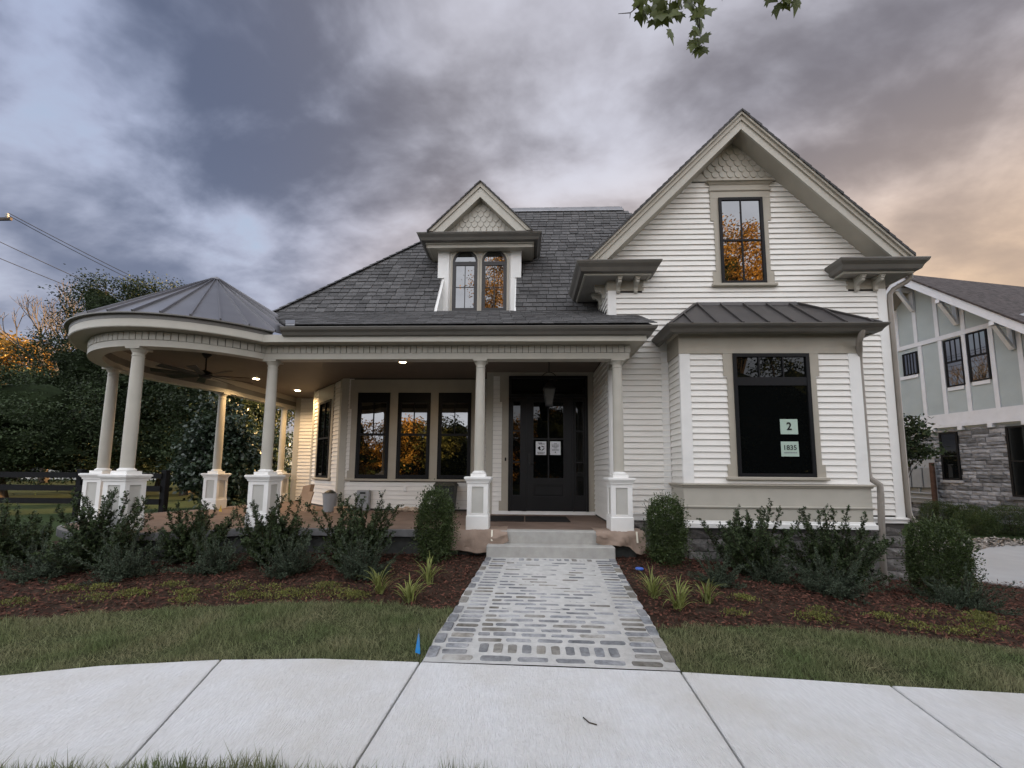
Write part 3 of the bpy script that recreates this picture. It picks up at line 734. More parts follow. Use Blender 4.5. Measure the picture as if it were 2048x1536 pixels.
# porch roof
pr = put('porch_roof', None, house)
PZ0, PY0 = 3.598, 5.745
def prb(z):
    y = PY0+(z-PZ0)/(MZ0-PZ0)*(MY0-PY0)
    l = -3.62-1.38*(y-PY0)/(MY0-PY0)
    return l, (1.93-0.0*(y-PY0) if y < 6.72 else 1.43)
dz = -0.03
mb = MB(); mb.add([(-3.64, PY0+.02, PZ0+dz), (1.90, PY0+.02, PZ0+dz), (1.90, 6.74, 4.125+dz), (1.43, 6.74, 4.125+dz), (1.43, 7.6, 4.57+dz), (-5.2, 7.6, 4.57+dz)], [(0, 1, 2, 3, 4, 5)])
mb.add([(1.90, PY0+.02, PZ0+dz), (1.90, 6.74, 4.125+dz), (1.90, 6.74, 3.54)], [(0, 1, 2)]); mb.build('roof_deck', M['underlay'], pr)
shingles(pr, PY0, PZ0, MY0, MZ0, 0.158, prb, [], True, 0.001, 0.45)

# --- gable block
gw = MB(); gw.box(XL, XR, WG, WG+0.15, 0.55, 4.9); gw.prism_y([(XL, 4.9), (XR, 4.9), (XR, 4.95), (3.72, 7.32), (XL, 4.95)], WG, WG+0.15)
gw = gw.build('gable_wall', M['lap_shade'], house)
RS = 1.0; CXG = 3.70
def gout(z):
    if z < 4.93: return 1.567, 5.965
    h = (7.30-z)/RS; return max(1.44, CXG-0.03-h), min(6.09, CXG-0.03+h)
GWX = (3.375, 4.132, 4.665, 6.24)
exc = [(2.46, 5.14, 0.5, 3.64), (2.65, 4.95, 3.62, 3.92), (3.0, 4.55, 3.9, 4.24),
       *casing_rects(GWX[0], GWX[1], GWX[2], 6.24, 0.085, 0.055, 0.42, 0.22, 0.33),  (1.40, 2.02, 4.58, 4.93), (5.49, 6.2, 4.58, 4.93)]
siding(gw, (0, WG), 0, 0.765, 6.56, gout, exc)
MB().box(1.425, 1.567, WG-0.024, WG-0.001, 0.73, 4.56).build('corner_board', M['trimwhite'], gw)
MB().box(5.965, 6.112, WG-0.024, WG-0.001, 0.73, 4.56).build('corner_board', M['trimwhite'], gw)
MB().sweep([(1.43, WG-0.001, 0), (2.43, WG-0.001, 0)], [(0, .64), (.03, .64), (.03, .73), (.045, .735), (.045, .755), (0, .768)]).build('water_table', M['trimwhite'], gw)
MB().sweep([(5.16, WG-0.001, 0), (6.13, WG-0.001, 0), (6.13, 8, 0)], [(0, .64), (.03, .64), (.03, .69), (.055, .70), (.055, .72), (0, .735)]).build('water_table', M['trimwhite'], gw)
MB().box(XR-0.13, XR+0.0, WG+0.15, 15, -0.5, 5.0).build('side_wall', M['white'], house)
# belt and fish-scale shingles in the peak
MB().box(2.75, 4.70, WG-0.028, WG-0.001, 6.567, 6.695).build('belt_board', M['column'], gw)
sc = MB(); n = 10
out = [(-0.5, 1.0), (-0.5, 0.30)]+[(-0.5*math.cos(math.pi*k/n), 0.30-0.46*math.sin(math.pi*k/n)) for k in range(1, n)]+[(0.5, 0.30), (0.5, 1.0)]
sc.prism_y([(a*0.95, b) for a, b in out], -0.016, 0.0); SCM = sc.mesh('scale_shingle', M['column'])
def scales(par, cx, y, zb, half, apexz, w, ex_):
    k = 0
    while zb+k*ex_ < apexz:
        z = zb+k*ex_; hw = half*(apexz-z-ex_*0.4)/(apexz-zb); i = -20
        while i < 21:
            x = cx+(i+(0.5 if k % 2 else 0))*w
            if abs(x-cx) < hw+w*0.3: put('scale_shingle', SCM, par, (x, y-0.010, z), (R(-6.0), 0, 0), (w, 1, ex_*2.0))
            i += 1
        k += 1
MB().prism_y([(2.95, 6.695), (4.50, 6.695), (3.725, 7.30)], WG-0.006, WG-0.001).build('peak_panel', M['column'], gw)
scales(gw, 3.745, WG-0.012, 6.655, 0.66, 7.25, 0.133, 0.108)
# gable window
wn = frame_mb(GWX[0], GWX[1], GWX[2], GWX[3], WG, 0.05, 0.055, [((GWX[0]+GWX[1])/2, GWX[2]+.05, GWX[3]-.05)], [(5.45, GWX[0]+.05, GWX[1]-.05, .03)]).build('window', M['black'], house)
xm = (GWX[0]+GWX[1])/2
for xa, xb in ((GWX[0]+.045, xm), (xm, GWX[1]-.045)):
    for za, zb in ((GWX[2]+.045, 5.45), (5.45, GWX[3]-.045)): pane(wn, xa, xb, za, zb, WG-0.035, tilt=-0.0)
casing(house, *GWX, 0.085, 0.055, 0.42, 0.22, 0.128, WG)
hd = MB(); hd.sweep([(3.235, WG, 0), (3.235, WG-.034, 0), (4.275, WG-.034, 0), (4.275, WG, 0)], [(0, 6.369), (.012, 6.369), (.018, 6.385), (.018, 6.40), (.0, 6.405)])
hd.box(3.235, 4.275, WG-.034, WG, 6.405, 6.49)
hd.sweep([(3.235, WG, 0), (3.235, WG-.034, 0), (4.275, WG-.034, 0), (4.275, WG, 0)], [(-.03, 6.49), (.008, 6.49), (.03, 6.525), (.055, 6.535), (.055, 6.558), (-.03, 6.563)])
hd.build('window_hood', M['taupe'], house)
# gable roof
gr = put('gable_roof', None, house)
RY, RB = 6.42, 12.0
def rake_poly(off0, off1, zc=4.945):          # band between two offsets below the roof line, cut level at the eave return
    zt = 7.62; c = CXG-0.03; h0 = zt-off0-zc; h1 = zt-off1-zc
    return [(c-h1, zc), (c, zt-off1), (c+h1, zc), (c+h0, zc), (c, zt-off0), (c-h0, zc)]
MB().prism_y(rake_poly(0.04, 0.325), RY+0.035, RB).build('soffit', M['taupe'], gr)
MB().prism_y(rake_poly(0.175, 0.335), RY, RY+0.034).build('rake_board', M['column'], gr)
mb = MB()
mb.prism_y(rake_poly(0.045, 0.174), RY-0.022, RY+0.034); mb.prism_y(rake_poly(0.042, 0.09), RY-0.05, RY-0.023); mb.build('rake_crown', M['taupe'], gr)
stp = MB(); Ls = 2.82; ang = math.atan(RS); cc = math.cos(ang)
for side in (-1, 1):
    k = 0
    while (k+1.3)*0.1365*cc < 2.70:
        d0 = k*0.1365*cc; d1 = (k+1.3)*0.1365*cc
        x0, x1 = CXG-0.03+side*d0, CXG-0.03+side*d1; z0, z1 = 7.62-d0*RS, 7.62-d1*RS
        stp.prism_y([(x0, z0-.045), (x0, z0-0.012), (x1, z1+0.008), (x1, z1-.045)] if side > 0 else [(x1, z1-.045), (x1, z1+0.008), (x0, z0-0.012), (x0, z0-.045)], RY-0.065+rnd.uniform(-.006, .006), RB)
        k += 1
stp.build('shingle_courses', M['shingle'], gr)
# boxed eave returns with gutters and brackets
def bracket(par, x, y, z, rot=0.0):
    if 'b' not in BR:
        pr_ = [(0, 0), (0.03, 0.0), (0.045, 0.02), (0.04, 0.05), (0.05, 0.085), (0.085, 0.11), (0.12, 0.125), (0.145, 0.12), (0.165, 0.135), (0.165, 0.165), (0.18, 0.17), (0.18, 0.20), (0, 0.20)]
        mb = MB(); mb.prism_x([(-a, b) for a, b in pr_], -0.028, 0.028); mb.prism_x([(-0.186, 0.201), (0, 0.201), (0, 0.232), (-0.186, 0.232)], -0.042, 0.042); BR['b'] = mb.mesh('bracket', M['column'])
    put('bracket', BR['b'], par, (x, y, z), (0, 0, rot), (1, 1, 1))
BR = {}
GUT2 = [(0.0, -0.165), (0.03, -0.175), (0.075, -0.16), (0.10, -0.10), (0.14, -0.05), (0.155, -0.015), (0.155, 0.0), (0.14, 0.003), (0.14, -0.015), (0.0, -0.015)]
for xa, xb, lf in ((1.0, 2.10, True), (5.28, 6.39, False)):
    pth = [(xa, 7.62, 0), (xa, 6.52, 0), (xb, 6.52, 0), (xb, WG-0.01, 0)] if lf else [(xa, WG-0.01, 0), (xa, 6.52, 0), (xb, 6.52, 0), (xb, 9.5, 0)]
    rt_ = put('eave_return', None, house)
    MB().sweep([(p[0], p[1], 4.935) for p in pth], GUT2).build('gutter', M['gutter'], rt_)
    ib = MB(); ib.box(xa+.01, xb-.01, 6.53, WG-.02, 4.745, 4.93)
    if lf: ib.box(xa+.01, XL-.005, WG-.02, 7.6, 4.7455, 4.93)
    else: ib.box(XR+.005, xb-.01, WG-.02, 9.5, 4.7455, 4.93)
    ib.build('eave_box', M['soffit'], rt_)
    MB().sweep(pth, [(-.02, 4.735), (.012, 4.735), (.012, 4.775), (.02, 4.78), (-.02, 4.78)]).build('bed_moulding', M['column'], rt_)
    t = MB(); t.hexa([(xa+.02, 6.53, 4.93), (xb-.03, 6.53, 4.93), (xb-.03, WG-.02, 4.93), (xa+.02, WG-.02, 4.93), (xa+.15 if not lf else xa+.02, 6.70, 5.02), (xb-.25 if lf else xb-.03, 6.70, 5.02), (xb-.25 if lf else xb-.03, WG-.018, 5.03), (xa+.25 if not lf else xa+.02, WG-.018, 5.03)])
    t.build('return_roof', M['shingle'], rt_)
    if lf: MB().box(1.425, 2.04, WG-0.022, WG-.001, 4.56, 4.744).build('bracket_board', M['taupe'], rt_)
    else: MB().box(5.47, 6.115, WG-0.022, WG-.001, 4.56, 4.744).build('bracket_board', M['taupe'], rt_)
    for bx in ((1.60, 1.90) if lf else (5.62, 5.93)): bracket(rt_, bx, WG-.022, 4.565-0.055)
    if lf:
        MB().box(XL-.022, XL-.001, WG-.02, 7.6, 4.56, 4.744).build('bracket_board', M['taupe'], rt_)
        for by in (6.93, 7.22): bracket(rt_, XL-.022, by, 4.565-0.055, R(-90))
    else:
        for by in (7.0, 7.3): bracket(rt_, XR+.022, by, 4.565-0.055, R(90))
# left flank of the gable block above the porch roof
fl = MB().box(XL, XL+0.14, WG+0.15, 10.5, 0.55, 4.95).build('flank_wall', M['lap_shade'], house)
siding(fl, (XL, 8.0), R(-90), 3.95, 4.55, lambda z: (8.0-min(8.0, 6.75+(z-4.12)/0.528+0.05), 1.24), single=False)
# alcove wall beside the door
siding(fl, (XL, WD), R(-90), FZ+.04, 3.5, lambda z: (0.0, WD-WG-0.03), [], True)
MB().box(XL-0.018, XL, WG-0.024, WG+0.12, 0.62, 3.5).build('corner_board', M['trimwhite'], fl)

# --- bay with its metal hip roof
bay = MB().box(2.44, 5.16, WB, WG-.002, 0.50, 3.66).build('bay_wall', M['lap_shade'], house)
BW = (3.233, 4.398, 1.365, 3.283)
siding(bay, (0, WB), 0, 1.262, 3.285, lambda z: (2.58, 5.005), casing_rects(BW[0], BW[1], BW[2], BW[3], 0.095, 0.05, 0.36, 0.19, 0.1))
siding(bay, (2.44, WG), R(-90), 1.262, 3.285, lambda z: (0.03, 0.475))
siding(bay, (5.16, WB), R(90), 1.262, 3.285, lambda z: (0.03, 0.475), single=False)
for xa, xb, ya, yb in ((2.42, 2.58, WB-.024, WB-.001), (5.005, 5.18, WB-.024, WB-.001), (2.418, 2.4395, WB-.0005, WB+.025), (5.1605, 5.182, WB-.0005, WB+.10)):
    MB().box(xa, xb, ya, yb, 1.262, 3.285).build('corner_board', M['trimwhite'], bay)
MB().box(2.30, 2.42, WG-.022, WG-.001, 0.77, 3.66).build('corner_board', M['trimwhite'], bay)
bp = [(2.44, WG-.003, 0), (2.44, WB, 0), (5.16, WB, 0), (5.16, WG-.003, 0)]
MB().sweep(bp, [(0, 3.286), (.030, 3.286), (.030, 3.60), (.045, 3.61), (.06, 3.625), (.06, 3.655), (0, 3.66)]).build('frieze_board', M['taupe'], bay)
ap = MB(); ap.sweep(bp, [(0, .60), (.028, .60), (.028, 1.20), (0, 1.20)]); ap.build('apron', M['column'], bay)
MB().sweep(bp, [(0.001, 1.201), (.045, 1.201), (.05, 1.225), (.075, 1.235), (.075, 1.250), (0.001, 1.261)]).build('ledge', M['taupe'], bay)
MB().sweep(bp, [(0.029, .885), (.034, .885), (.05, .905), (.05, .920), (0.029, .924)]).build('panel_mould', M['column'], bay)
MB().sweep(bp, [(0.029, .60), (.062, .60), (.062, .665), (.045, .675), (.040, .70), (0.029, .705)]).build('base_mould', M['trimwhite'], bay)
wb = frame_mb(BW[0], BW[1], BW[2], BW[3], WB, 0.055, 0.05, [(BW[0]+.40, 2.90, 3.23), (BW[1]-.40, 2.90, 3.23)], [(2.84, BW[0]+.05, BW[1]-.05, .13)], 0.02).build('window', M['black'], house)
pane(wb, BW[0]+.05, BW[1]-.05, BW[2]+.05, 2.80, WB-0.026, 'doorglass')
for xa, xb in ((BW[0]+.05, BW[0]+.40), (BW[0]+.40, BW[1]-.40), (BW[1]-.40, BW[1]-.05)): pane(wb, xa, xb, 2.89, 3.24, WB-0.022, 'doorglass')
casing(house, *BW, 0.095, 0.05, 0.36, 0.19, 0, WB)
# bay roof
br = put('bay_roof', None, house)
bg = [(2.30, WG-.004, 0), (2.30, 6.10, 0), (5.30, 6.10, 0), (5.30, WG-.004, 0)]
MB().sweep([(a, b, 3.685) for a, b, _ in bg], [(o*0.95, h*0.72) for o, h in GUT2]).build('gutter', M['gutter'], br)
MB().sweep(bg, [(-.02, 3.585), (-.001, 3.585), (-.001, 3.69), (-.02, 3.69)]).build('gutter_board', M['taupe'], br)
MB().box(2.30, 5.30, 6.10, WG-.004, 3.662, 3.684).build('soffit', M['taupe'], br)
A_, B_, C_, D_ = Vector((2.20, 6.02, 3.69)), Vector((5.40, 6.02, 3.69)), Vector((4.62, WG-.02, 4.30)), Vector((2.92, WG-.02, 4.30))
A2, B2 = Vector((2.20, WG-.02, 3.69)), Vector((5.40, WG-.02, 3.69))
mb = MB(); mb.add([A_, B_, C_, D_, A2, B2], [(0, 1, 2, 3), (4, 0, 3), (1, 5, 2), (0, 4, 5, 1), (4, 3, 2, 5)]); mb.build('roof_sheet', M['bayroof'], br)
def rib(p, q, nrm, w=0.013, h=0.032, name='seam', m='bayroof'):
    t = (q-p).normalized(); s_ = t.cross(nrm).normalized()*w; hh = nrm*h
    MB().hexa([p-s_, p+s_, q+s_, q-s_, p-s_+hh, p+s_+hh, q+s_+hh, q-s_+hh]).build(name, M[m], br)
nf = (B_-A_).cross(D_-A_).normalized(); nf = nf if nf.z > 0 else -nf
for k in range(8):
    x = 2.56+k*0.385
    p = A_.lerp(B_, (x-2.20)/3.20)
    t = 1.0; q = None
    # seams climb square to the eave until the hip or the wall flashing
    tl = min(1.0, (x-2.20)/0.72, (5.40-x)/0.78); q = p+(Vector((0, WG-.02-6.02, 0.61)))*tl
    rib(p+Vector((0, .02, .01)), q, nf)
rib(A_+Vector((.02, .02, 0)), D_, nf, 0.02, 0.036, 'hip_cap'); rib(B_+Vector((-.02, .02, 0)), C_, nf, 0.02, 0.036, 'hip_cap')
MB().hexa([(2.86, WG-.06, 4.27), (4.68, WG-.06, 4.27), (4.68, WG-.02, 4.29), (2.86, WG-.02, 4.29), (2.93, WG-.045, 4.335), (4.60, WG-.045, 4.335), (4.60, WG-.018, 4.345), (2.93, WG-.018, 4.345)]).build('head_flashing', M['bayroof'], br)
# stone foundation: each block of its own
fd = MB(); fd.box(2.47, 5.13, WB+.04, WG, -0.6, 0.60); fd.box(1.5, 2.5, WG+.02, WG+.1, -0.6, 0.64); fd.box(5.1, 6.07, WG+.03, WG+.12, -0.6, 0.64)
fd = fd.build('foundation', M['joint'], house)
blk = MB(); bm_ = bmesh.new(); bmesh.ops.create_cube(bm_, size=1); bmesh.ops.subdivide_edges(bm_, edges=bm_.edges[:], cuts=2, use_grid_fill=True)
STM = []
for s in range(6):
    b2 = bm_.copy(); r_ = random.Random(s)
    for v in b2.verts:
        if v.co.y < -0.4 and abs(v.co.x) < .4 and abs(v.co.z) < .4: v.co.y -= r_.uniform(.1, .6)
        else: v.co += Vector((r_.uniform(-.02, .02), r_.uniform(-.05, .05), r_.uniform(-.02, .02)))
    me = bpy.data.meshes.new('stone'); b2.to_mesh(me); b2.free(); me.materials.append(M['stone']); STM.append(me)
def stones(par, org, rot, length, z0, z1, hs=(0.15, 0.20), ws=(0.22, 0.42), mats=None, dp=0.05, skip=None, name='stone', limit=None):
    z = z1; c, s_ = math.cos(rot), math.sin(rot); cnt = 0
    while z > z0:
        h = rnd.uniform(*hs); x = -rnd.uniform(0, .2)
        while x < length:
            w = rnd.uniform(*ws); xa, xb = max(0, x), min(length, x+w); x += w
            if xb-xa < 0.05: continue
            for (h0, h1, h2, h3) in (skip or ()):
                if z > h2+.02 and z-h < h3-.02 and xb > h0 and xa < h1:
                    if xa < h0-.03: xb = h0
                    elif xb > h1+.03: xa = h1
                    else: xb = xa
            if xb-xa < 0.05: continue
            xm_ = (xa+xb)/2; zm = z-h/2
            put(name, rnd.choice(mats or STM), par, (org[0]+c*xm_, org[1]+s_*xm_, zm), (0, 0, rot), (xb-xa-0.010, dp*rnd.uniform(.8, 1.3), h-0.010)); cnt += 1
        z -= h
    return cnt
stones(fd, (2.45, WB+.045), 0, 2.70, -0.35, 0.598)
stones(fd, (2.47, WG), R(-90), 0.46, -0.2, 0.598)
stones(fd, (5.14, WG+.03), 0, 0.96, -0.45, 0.638)
stones(fd, (1.5, WG+.02), 0, 0.95, -0.2, 0.638)
# downspouts
def spout(pts, r_=0.042):
    mb = MB(); mb.tube(pts, r_, 10); return mb.build('downspout', M['downspout'], house, True)
spout([(5.10, 6.05, 3.59), (5.09, 6.07, 3.50), (5.10, 6.12, 3.44), (5.16, 6.20, 3.34), (5.195, 6.26, 3.24), (5.20, 6.27, 3.1), (5.20, 6.27, 1.45), (5.21, 6.26, 1.36), (5.30, 6.20, 1.26), (5.30, 6.20, 1.1), (5.27, 6.22, 0.2), (5.27, 6.22, -0.2)])
spout([(6.42, 6.60, 4.77), (6.42, 6.60, 4.70), (6.38, 6.63, 4.64), (6.22, 6.70, 4.54), (6.165, 6.72, 4.46), (6.16, 6.72, 4.3), (6.16, 6.72, 0.85), (6.17, 6.71, 0.75), (6.22, 6.68, 0.66), (6.22, 6.68, -0.1)], 0.038)

# --- door wall
dw = MB().box(-0.80, XL, WD, WD+.12, FZ-.05, 3.52).build('door_wall', M['lap_shade'], house)
DO = (-0.345, 1.291, 0.628, 3.416)
siding(dw, (0, WD), 0, 0.63, 3.50, lambda z: (-0.672, 1.425), casing_rects(DO[0], DO[1], DO[2], 3.419, 0.14, 0.048, 0.55, 0.20, 0.1))
MB().box(-0.812, -0.672, WD-.024, WD-.001, FZ+.004, 3.50).build('corner_board', M['column'], dw)
MB().box(-0.672, 1.425, WD-.040, WD-.001, FZ+.005, 0.629).build('door_sill_board', M['trimwhite'], dw)
MB().box(-0.672, 1.425, WD-.030, WD-.001, 3.42, 3.50).build('frieze_board', M['taupe'], dw)
casing(house, DO[0], DO[1], DO[2], 3.419, 0.14, 0.048, 0.55, 0.20, 0, WD, sill=0)
df = MB()
for xa, xb in ((DO[0], DO[0]+.05), (-0.06, 0.03), (0.975, 1.00), (DO[1]-.05, DO[1])): df.box(xa, xb, WD-.06, WD, DO[2], 2.955)
df.box(DO[0], DO[1], WD-.06, WD, 2.956, 3.03); df.box(DO[0], DO[1], WD-.06, WD, 3.37, DO[3]); df.box(DO[0], DO[0]+.05, WD-.06, WD, 3.031, 3.369); df.box(DO[1]-.05, DO[1], WD-.06, WD, 3.031, 3.369)
df = df.build('door_frame', M['door'], house)
pane(df, DO[0]+.05, DO[1]-.05, 3.03, 3.37, WD-.02, 'doorglass', 'transom_pane')
for xa, xb in ((-0.295, -0.06), (1.00, 1.241)):
    sl = MB()
    sl.box(xa, xa+.045, WD-.045, WD-.01, .63, 2.95); sl.box(xb-.045, xb, WD-.045, WD-.01, .63, 2.95); sl.box(xa+.045, xb-.045, WD-.045, WD-.01, .63, .95); sl.box(xa+.045, xb-.045, WD-.045, WD-.01, 2.88, 2.95)
    for z in (1.62, 2.26): sl.box(xa+.045, xb-.045, WD-.040, WD-.01, z-.015, z+.015)
    sl = sl.build('sidelight', M['door'], house)
    for za, zb in ((.95, 1.62), (1.62, 2.26), (2.26, 2.88)): pane(sl, xa+.045, xb-.045, za, zb, WD-.025, 'doorglass')
d = MB(); x0, x1 = 0.032, 0.973
GX0, GX1, GZ0, GZ1 = 0.172, 0.785, 1.30, 2.865
d.box(x0, GX0, WD-.05, WD-.005, .635, 2.95); d.box(GX1, x1, WD-.05, WD-.005, .635, 2.95); d.box(GX0, GX1, WD-.05, WD-.005, GZ1, 2.95); d.box(GX0, GX1, WD-.05, WD-.005, 1.165, GZ0); d.box(GX0, GX1, WD-.05, WD-.005, .635, .92)
d.box(GX0, GX1, WD-.030, WD-.005, .92, 1.165); d.bbox(GX0+.03, GX1-.03, WD-.044, WD-.029, .95, 1.135, .008)
xm = (GX0+GX1)/2; d.box(xm-.014, xm+.014, WD-.045, WD-.005, GZ0, GZ1); d.box(GX0, xm-.014, WD-.045, WD-.005, 2.085, 2.113); d.box(xm+.014, GX1, WD-.045, WD-.005, 2.085, 2.113)
d = d.build('front_door', M['door'], house)
for xa, xb in ((GX0, xm-.014), (xm+.014, GX1)):
    for za, zb in ((GZ0, 2.085), (2.113, GZ1)): pane(d, xa, xb, za, zb, WD-.022, 'doorglass')
h = MB(); h.bbox(.075, .125, WD-.062, WD-.049, 1.55, 1.80, .006); h.tube([(.10, WD-.06, 1.60), (.10, WD-.11, 1.60), (.18, WD-.115, 1.60)], .011, 8); h.build('door_handle', M['fanblk'], d)
h = MB(); h.bbox(-.418, -.388, WD-.055, WD-.033, 1.64, 1.71, .006); h.lathe((-.403, WD-.056, 1.675), [(.008, -.004), (.008, .004)], 8); h.build('door_bell', M['black'], house)

# --- window wall, bay face and the wall beyond
ww = MB().box(-4.13, -0.79, WW, WW+.12, FZ-.05, 3.52).build('window_wall', M['lap_shade'], house)
WX = [(-3.757, -3.030), (-2.845, -2.111), (-1.934, -1.200)]; Z0, Z1 = 1.245, 3.167
siding(ww, (0, WW), 0, 0.60, 3.50, lambda z: (-3.985, -0.79), [(-3.88, -0.92, 1.215, 3.6)])
MB().box(-4.14, -3.985, WW-.024, WW-.001, FZ, 3.50).build('corner_board', M['column'], ww)
cs = MB()
for xa, xb in ((-3.90, -3.757), (-3.030, -2.845), (-2.111, -1.934), (-1.200, -1.06)): cs.box(xa, xb, WW-.034, WW-.001, Z0, Z1)
cs.box(-3.90, -1.06, WW-.036, WW-.001, Z1, 3.47); cs.box(-3.94, -3.90, WW-.033, WW-.001, 2.80, 3.47); cs.box(-3.94, -3.90, WW-.033, WW-.001, Z0, 1.42); cs.box(-1.06, -0.90, WW-.03, WW-.001, Z0, 3.47)
cs.build('window_casing', M['taupe'], ww)
MB().bbox(-3.97, -1.0, WW-.085, WW-.001, 1.195, 1.244, .008).build('sill', M['taupe'], ww)
for xa, xb in WX:
    xm = (xa+xb)/2
    f = frame_mb(xa, xb, Z0, Z1, WW-.001, .045, .05, [(xm, 2.25, 2.95)], [(2.225, xa+.045, xb-.045, .05)], .016)
    f.box(xa+.045, xb-.045, WW-.045, WW-.001, 2.945, Z1-.045); f.box(xa+.045, xa+.078, WW-.042, WW-.001, Z0+.045, 2.945); f.box(xb-.078, xb-.045, WW-.042, WW-.001, Z0+.045, 2.945); f.box(xa+.078, xb-.078, WW-.042, WW-.001, Z0+.045, Z0+.09)
    f = f.build('window', M['black'], house)
    for p, q in ((xa+.075, xm), (xm, xb-.075)): pane(f, p, q, 2.24, 2.95, WW-.022)
    pane(f, xa+.075, xb-.075, Z0+.085, 2.21, WW-.018)
mb = MB(); mb.bbox(-2.665, -2.593, WW-.030, WW-.012, .965, 1.095, .005); mb.bbox(-2.65, -2.608, WW-.036, WW-.029, 1.035, 1.07, .003); mb.bbox(-2.65, -2.608, WW-.036, WW-.029, .985, 1.02, .003)
mb.build('outlet_cover', M['trimwhite'], ww)
aw = put('bay_side_wall', None, house)
MB().box(0, 2.04, 0, .12, FZ-.05, 3.52).build('wall_panel', M['lap_shade'], aw, loc=(-5.57, 10.27, 0), rotz=R(-45))
siding(aw, (-5.57, 10.27), R(-45), 0.60, 3.50, lambda z: (0.14, 1.90), [(0.42, 1.52, 1.20, 3.6)], single=False)
c45 = dict(loc=(-5.57, 10.27, 0), rotz=R(-45))
MB().box(0, .14, -.024, -.001, FZ, 3.5).build('corner_board', M['column'], aw, **c45)
MB().box(1.90, 2.05, -.024, -.001, FZ, 3.5).build('corner_board', M['column'], aw, **c45)
mb = MB(); mb.box(.42, .56, -.034, -.001, Z0, 3.47); mb.box(1.38, 1.52, -.034, -.001, Z0, 3.47); mb.box(.56, 1.38, -.034, -.001, 3.12, 3.47); mb.bbox(.38, 1.56, -.08, -.001, 1.195, 1.244, .008); mb.build('window_casing', M['taupe'], aw, **c45)
f = frame_mb(.56, 1.38, Z0, 3.119, -.001, .05, .05, [(.97, Z0+.05, 3.07)], [(2.2, .61, 1.33, .04)], .016).build('side_window', M['black'], house, **c45)
p_ = MB(); p_.box(.61, 1.33, -.02, -.016, Z0+.05, 3.07); p_.build('pane', M['doorglass'], f)
lw = MB().box(-6.62, -5.3, 11.2, 11.32, 0.2, 3.52).build('rear_wall', M['lap_shade'], house)
siding(lw, (0, 11.2), 0, 0.60, 3.50, lambda z: (-6.46, -5.4), single=False)
MB().box(-6.62, -6.46, 11.176, 11.199, FZ, 3.5).build('corner_board', M['column'], lw)
MB().box(-6.62, -6.5, 11.32, 15.4, -.3, 4.6).build('left_wall', M['white'], house)
mb = MB(); mb.box(-6.62, 6.0, 15.38, 15.5, -.5, 4.6); mb.build('back_wall', M['white'], house)

# --- dormer
dm = put('dormer', None, house)
DY = 8.15
face = MB(); face.box(-1.66, -0.31, DY, DY+.1, 4.50, 5.53); face.box(-1.885, -0.10, DY, DY+.1, 5.531, 6.24); face.build('dormer_face', M['trimwhite'], dm)
MB().hexa([(-1.885, DY+.1, 5.3), (-.10, DY+.1, 5.3), (-.10, 9.6, 5.3), (-1.885, 9.6, 5.3), (-1.885, DY+.1, 6.3), (-.10, DY+.1, 6.3), (-.10, 9.6, 6.3), (-1.885, 9.6, 6.3)]).build('dormer_cheek', M['trimwhite'], dm)
for xa, xb in ((-1.885, -1.645), (-.325, -.10)):
    p_ = MB(); p_.box(xa, xb, DY-.03, DY-.001, 5.525, 6.10); p_.box(xa-.012, xb+.012, DY-.05, DY-.001, 6.101, 6.125); p_.box(xa-.006, xb+.006, DY-.038, DY-.001, 6.126, 6.23); p_.box(xa-.016, xb+.016, DY-.055, DY-.001, 6.231, 6.25)
    p_.build('pilaster', M['trimwhite'], dm)
for xa, xb in ((-1.745, -1.645), (-.325, -.225)): MB().box(xa, xb, DY-.028, DY-.001, 4.5, 5.524).build('pilaster_foot', M['trimwhite'], dm)
MB().hexa([(-1.80, 7.50, 4.50), (-1.745, 7.50, 4.50), (-1.745, DY-.002, 4.50), (-1.80, DY-.002, 4.50), (-1.80, 7.50, 4.52), (-1.745, 7.50, 4.52), (-1.745, DY-.002, 5.52), (-1.80, DY-.002, 5.52)]).build('recess_cheek', M['trimwhite'], dm)
MB().hexa([(-.225, 7.50, 4.50), (-.19, 7.50, 4.50), (-.19, DY-.002, 4.50), (-.225, DY-.002, 4.50), (-.225, 7.50, 4.52), (-.19, 7.50, 4.52), (-.19, DY-.002, 5.52), (-.225, DY-.002, 5.52)]).build('recess_cheek', M['trimwhite'], dm)
def arch_pts(cx, r_, zs, n=16): return [(cx+r_*math.cos(math.pi*k/n), zs+r_*math.sin(math.pi*k/n)) for k in range(n+1)]
ZS = 5.878
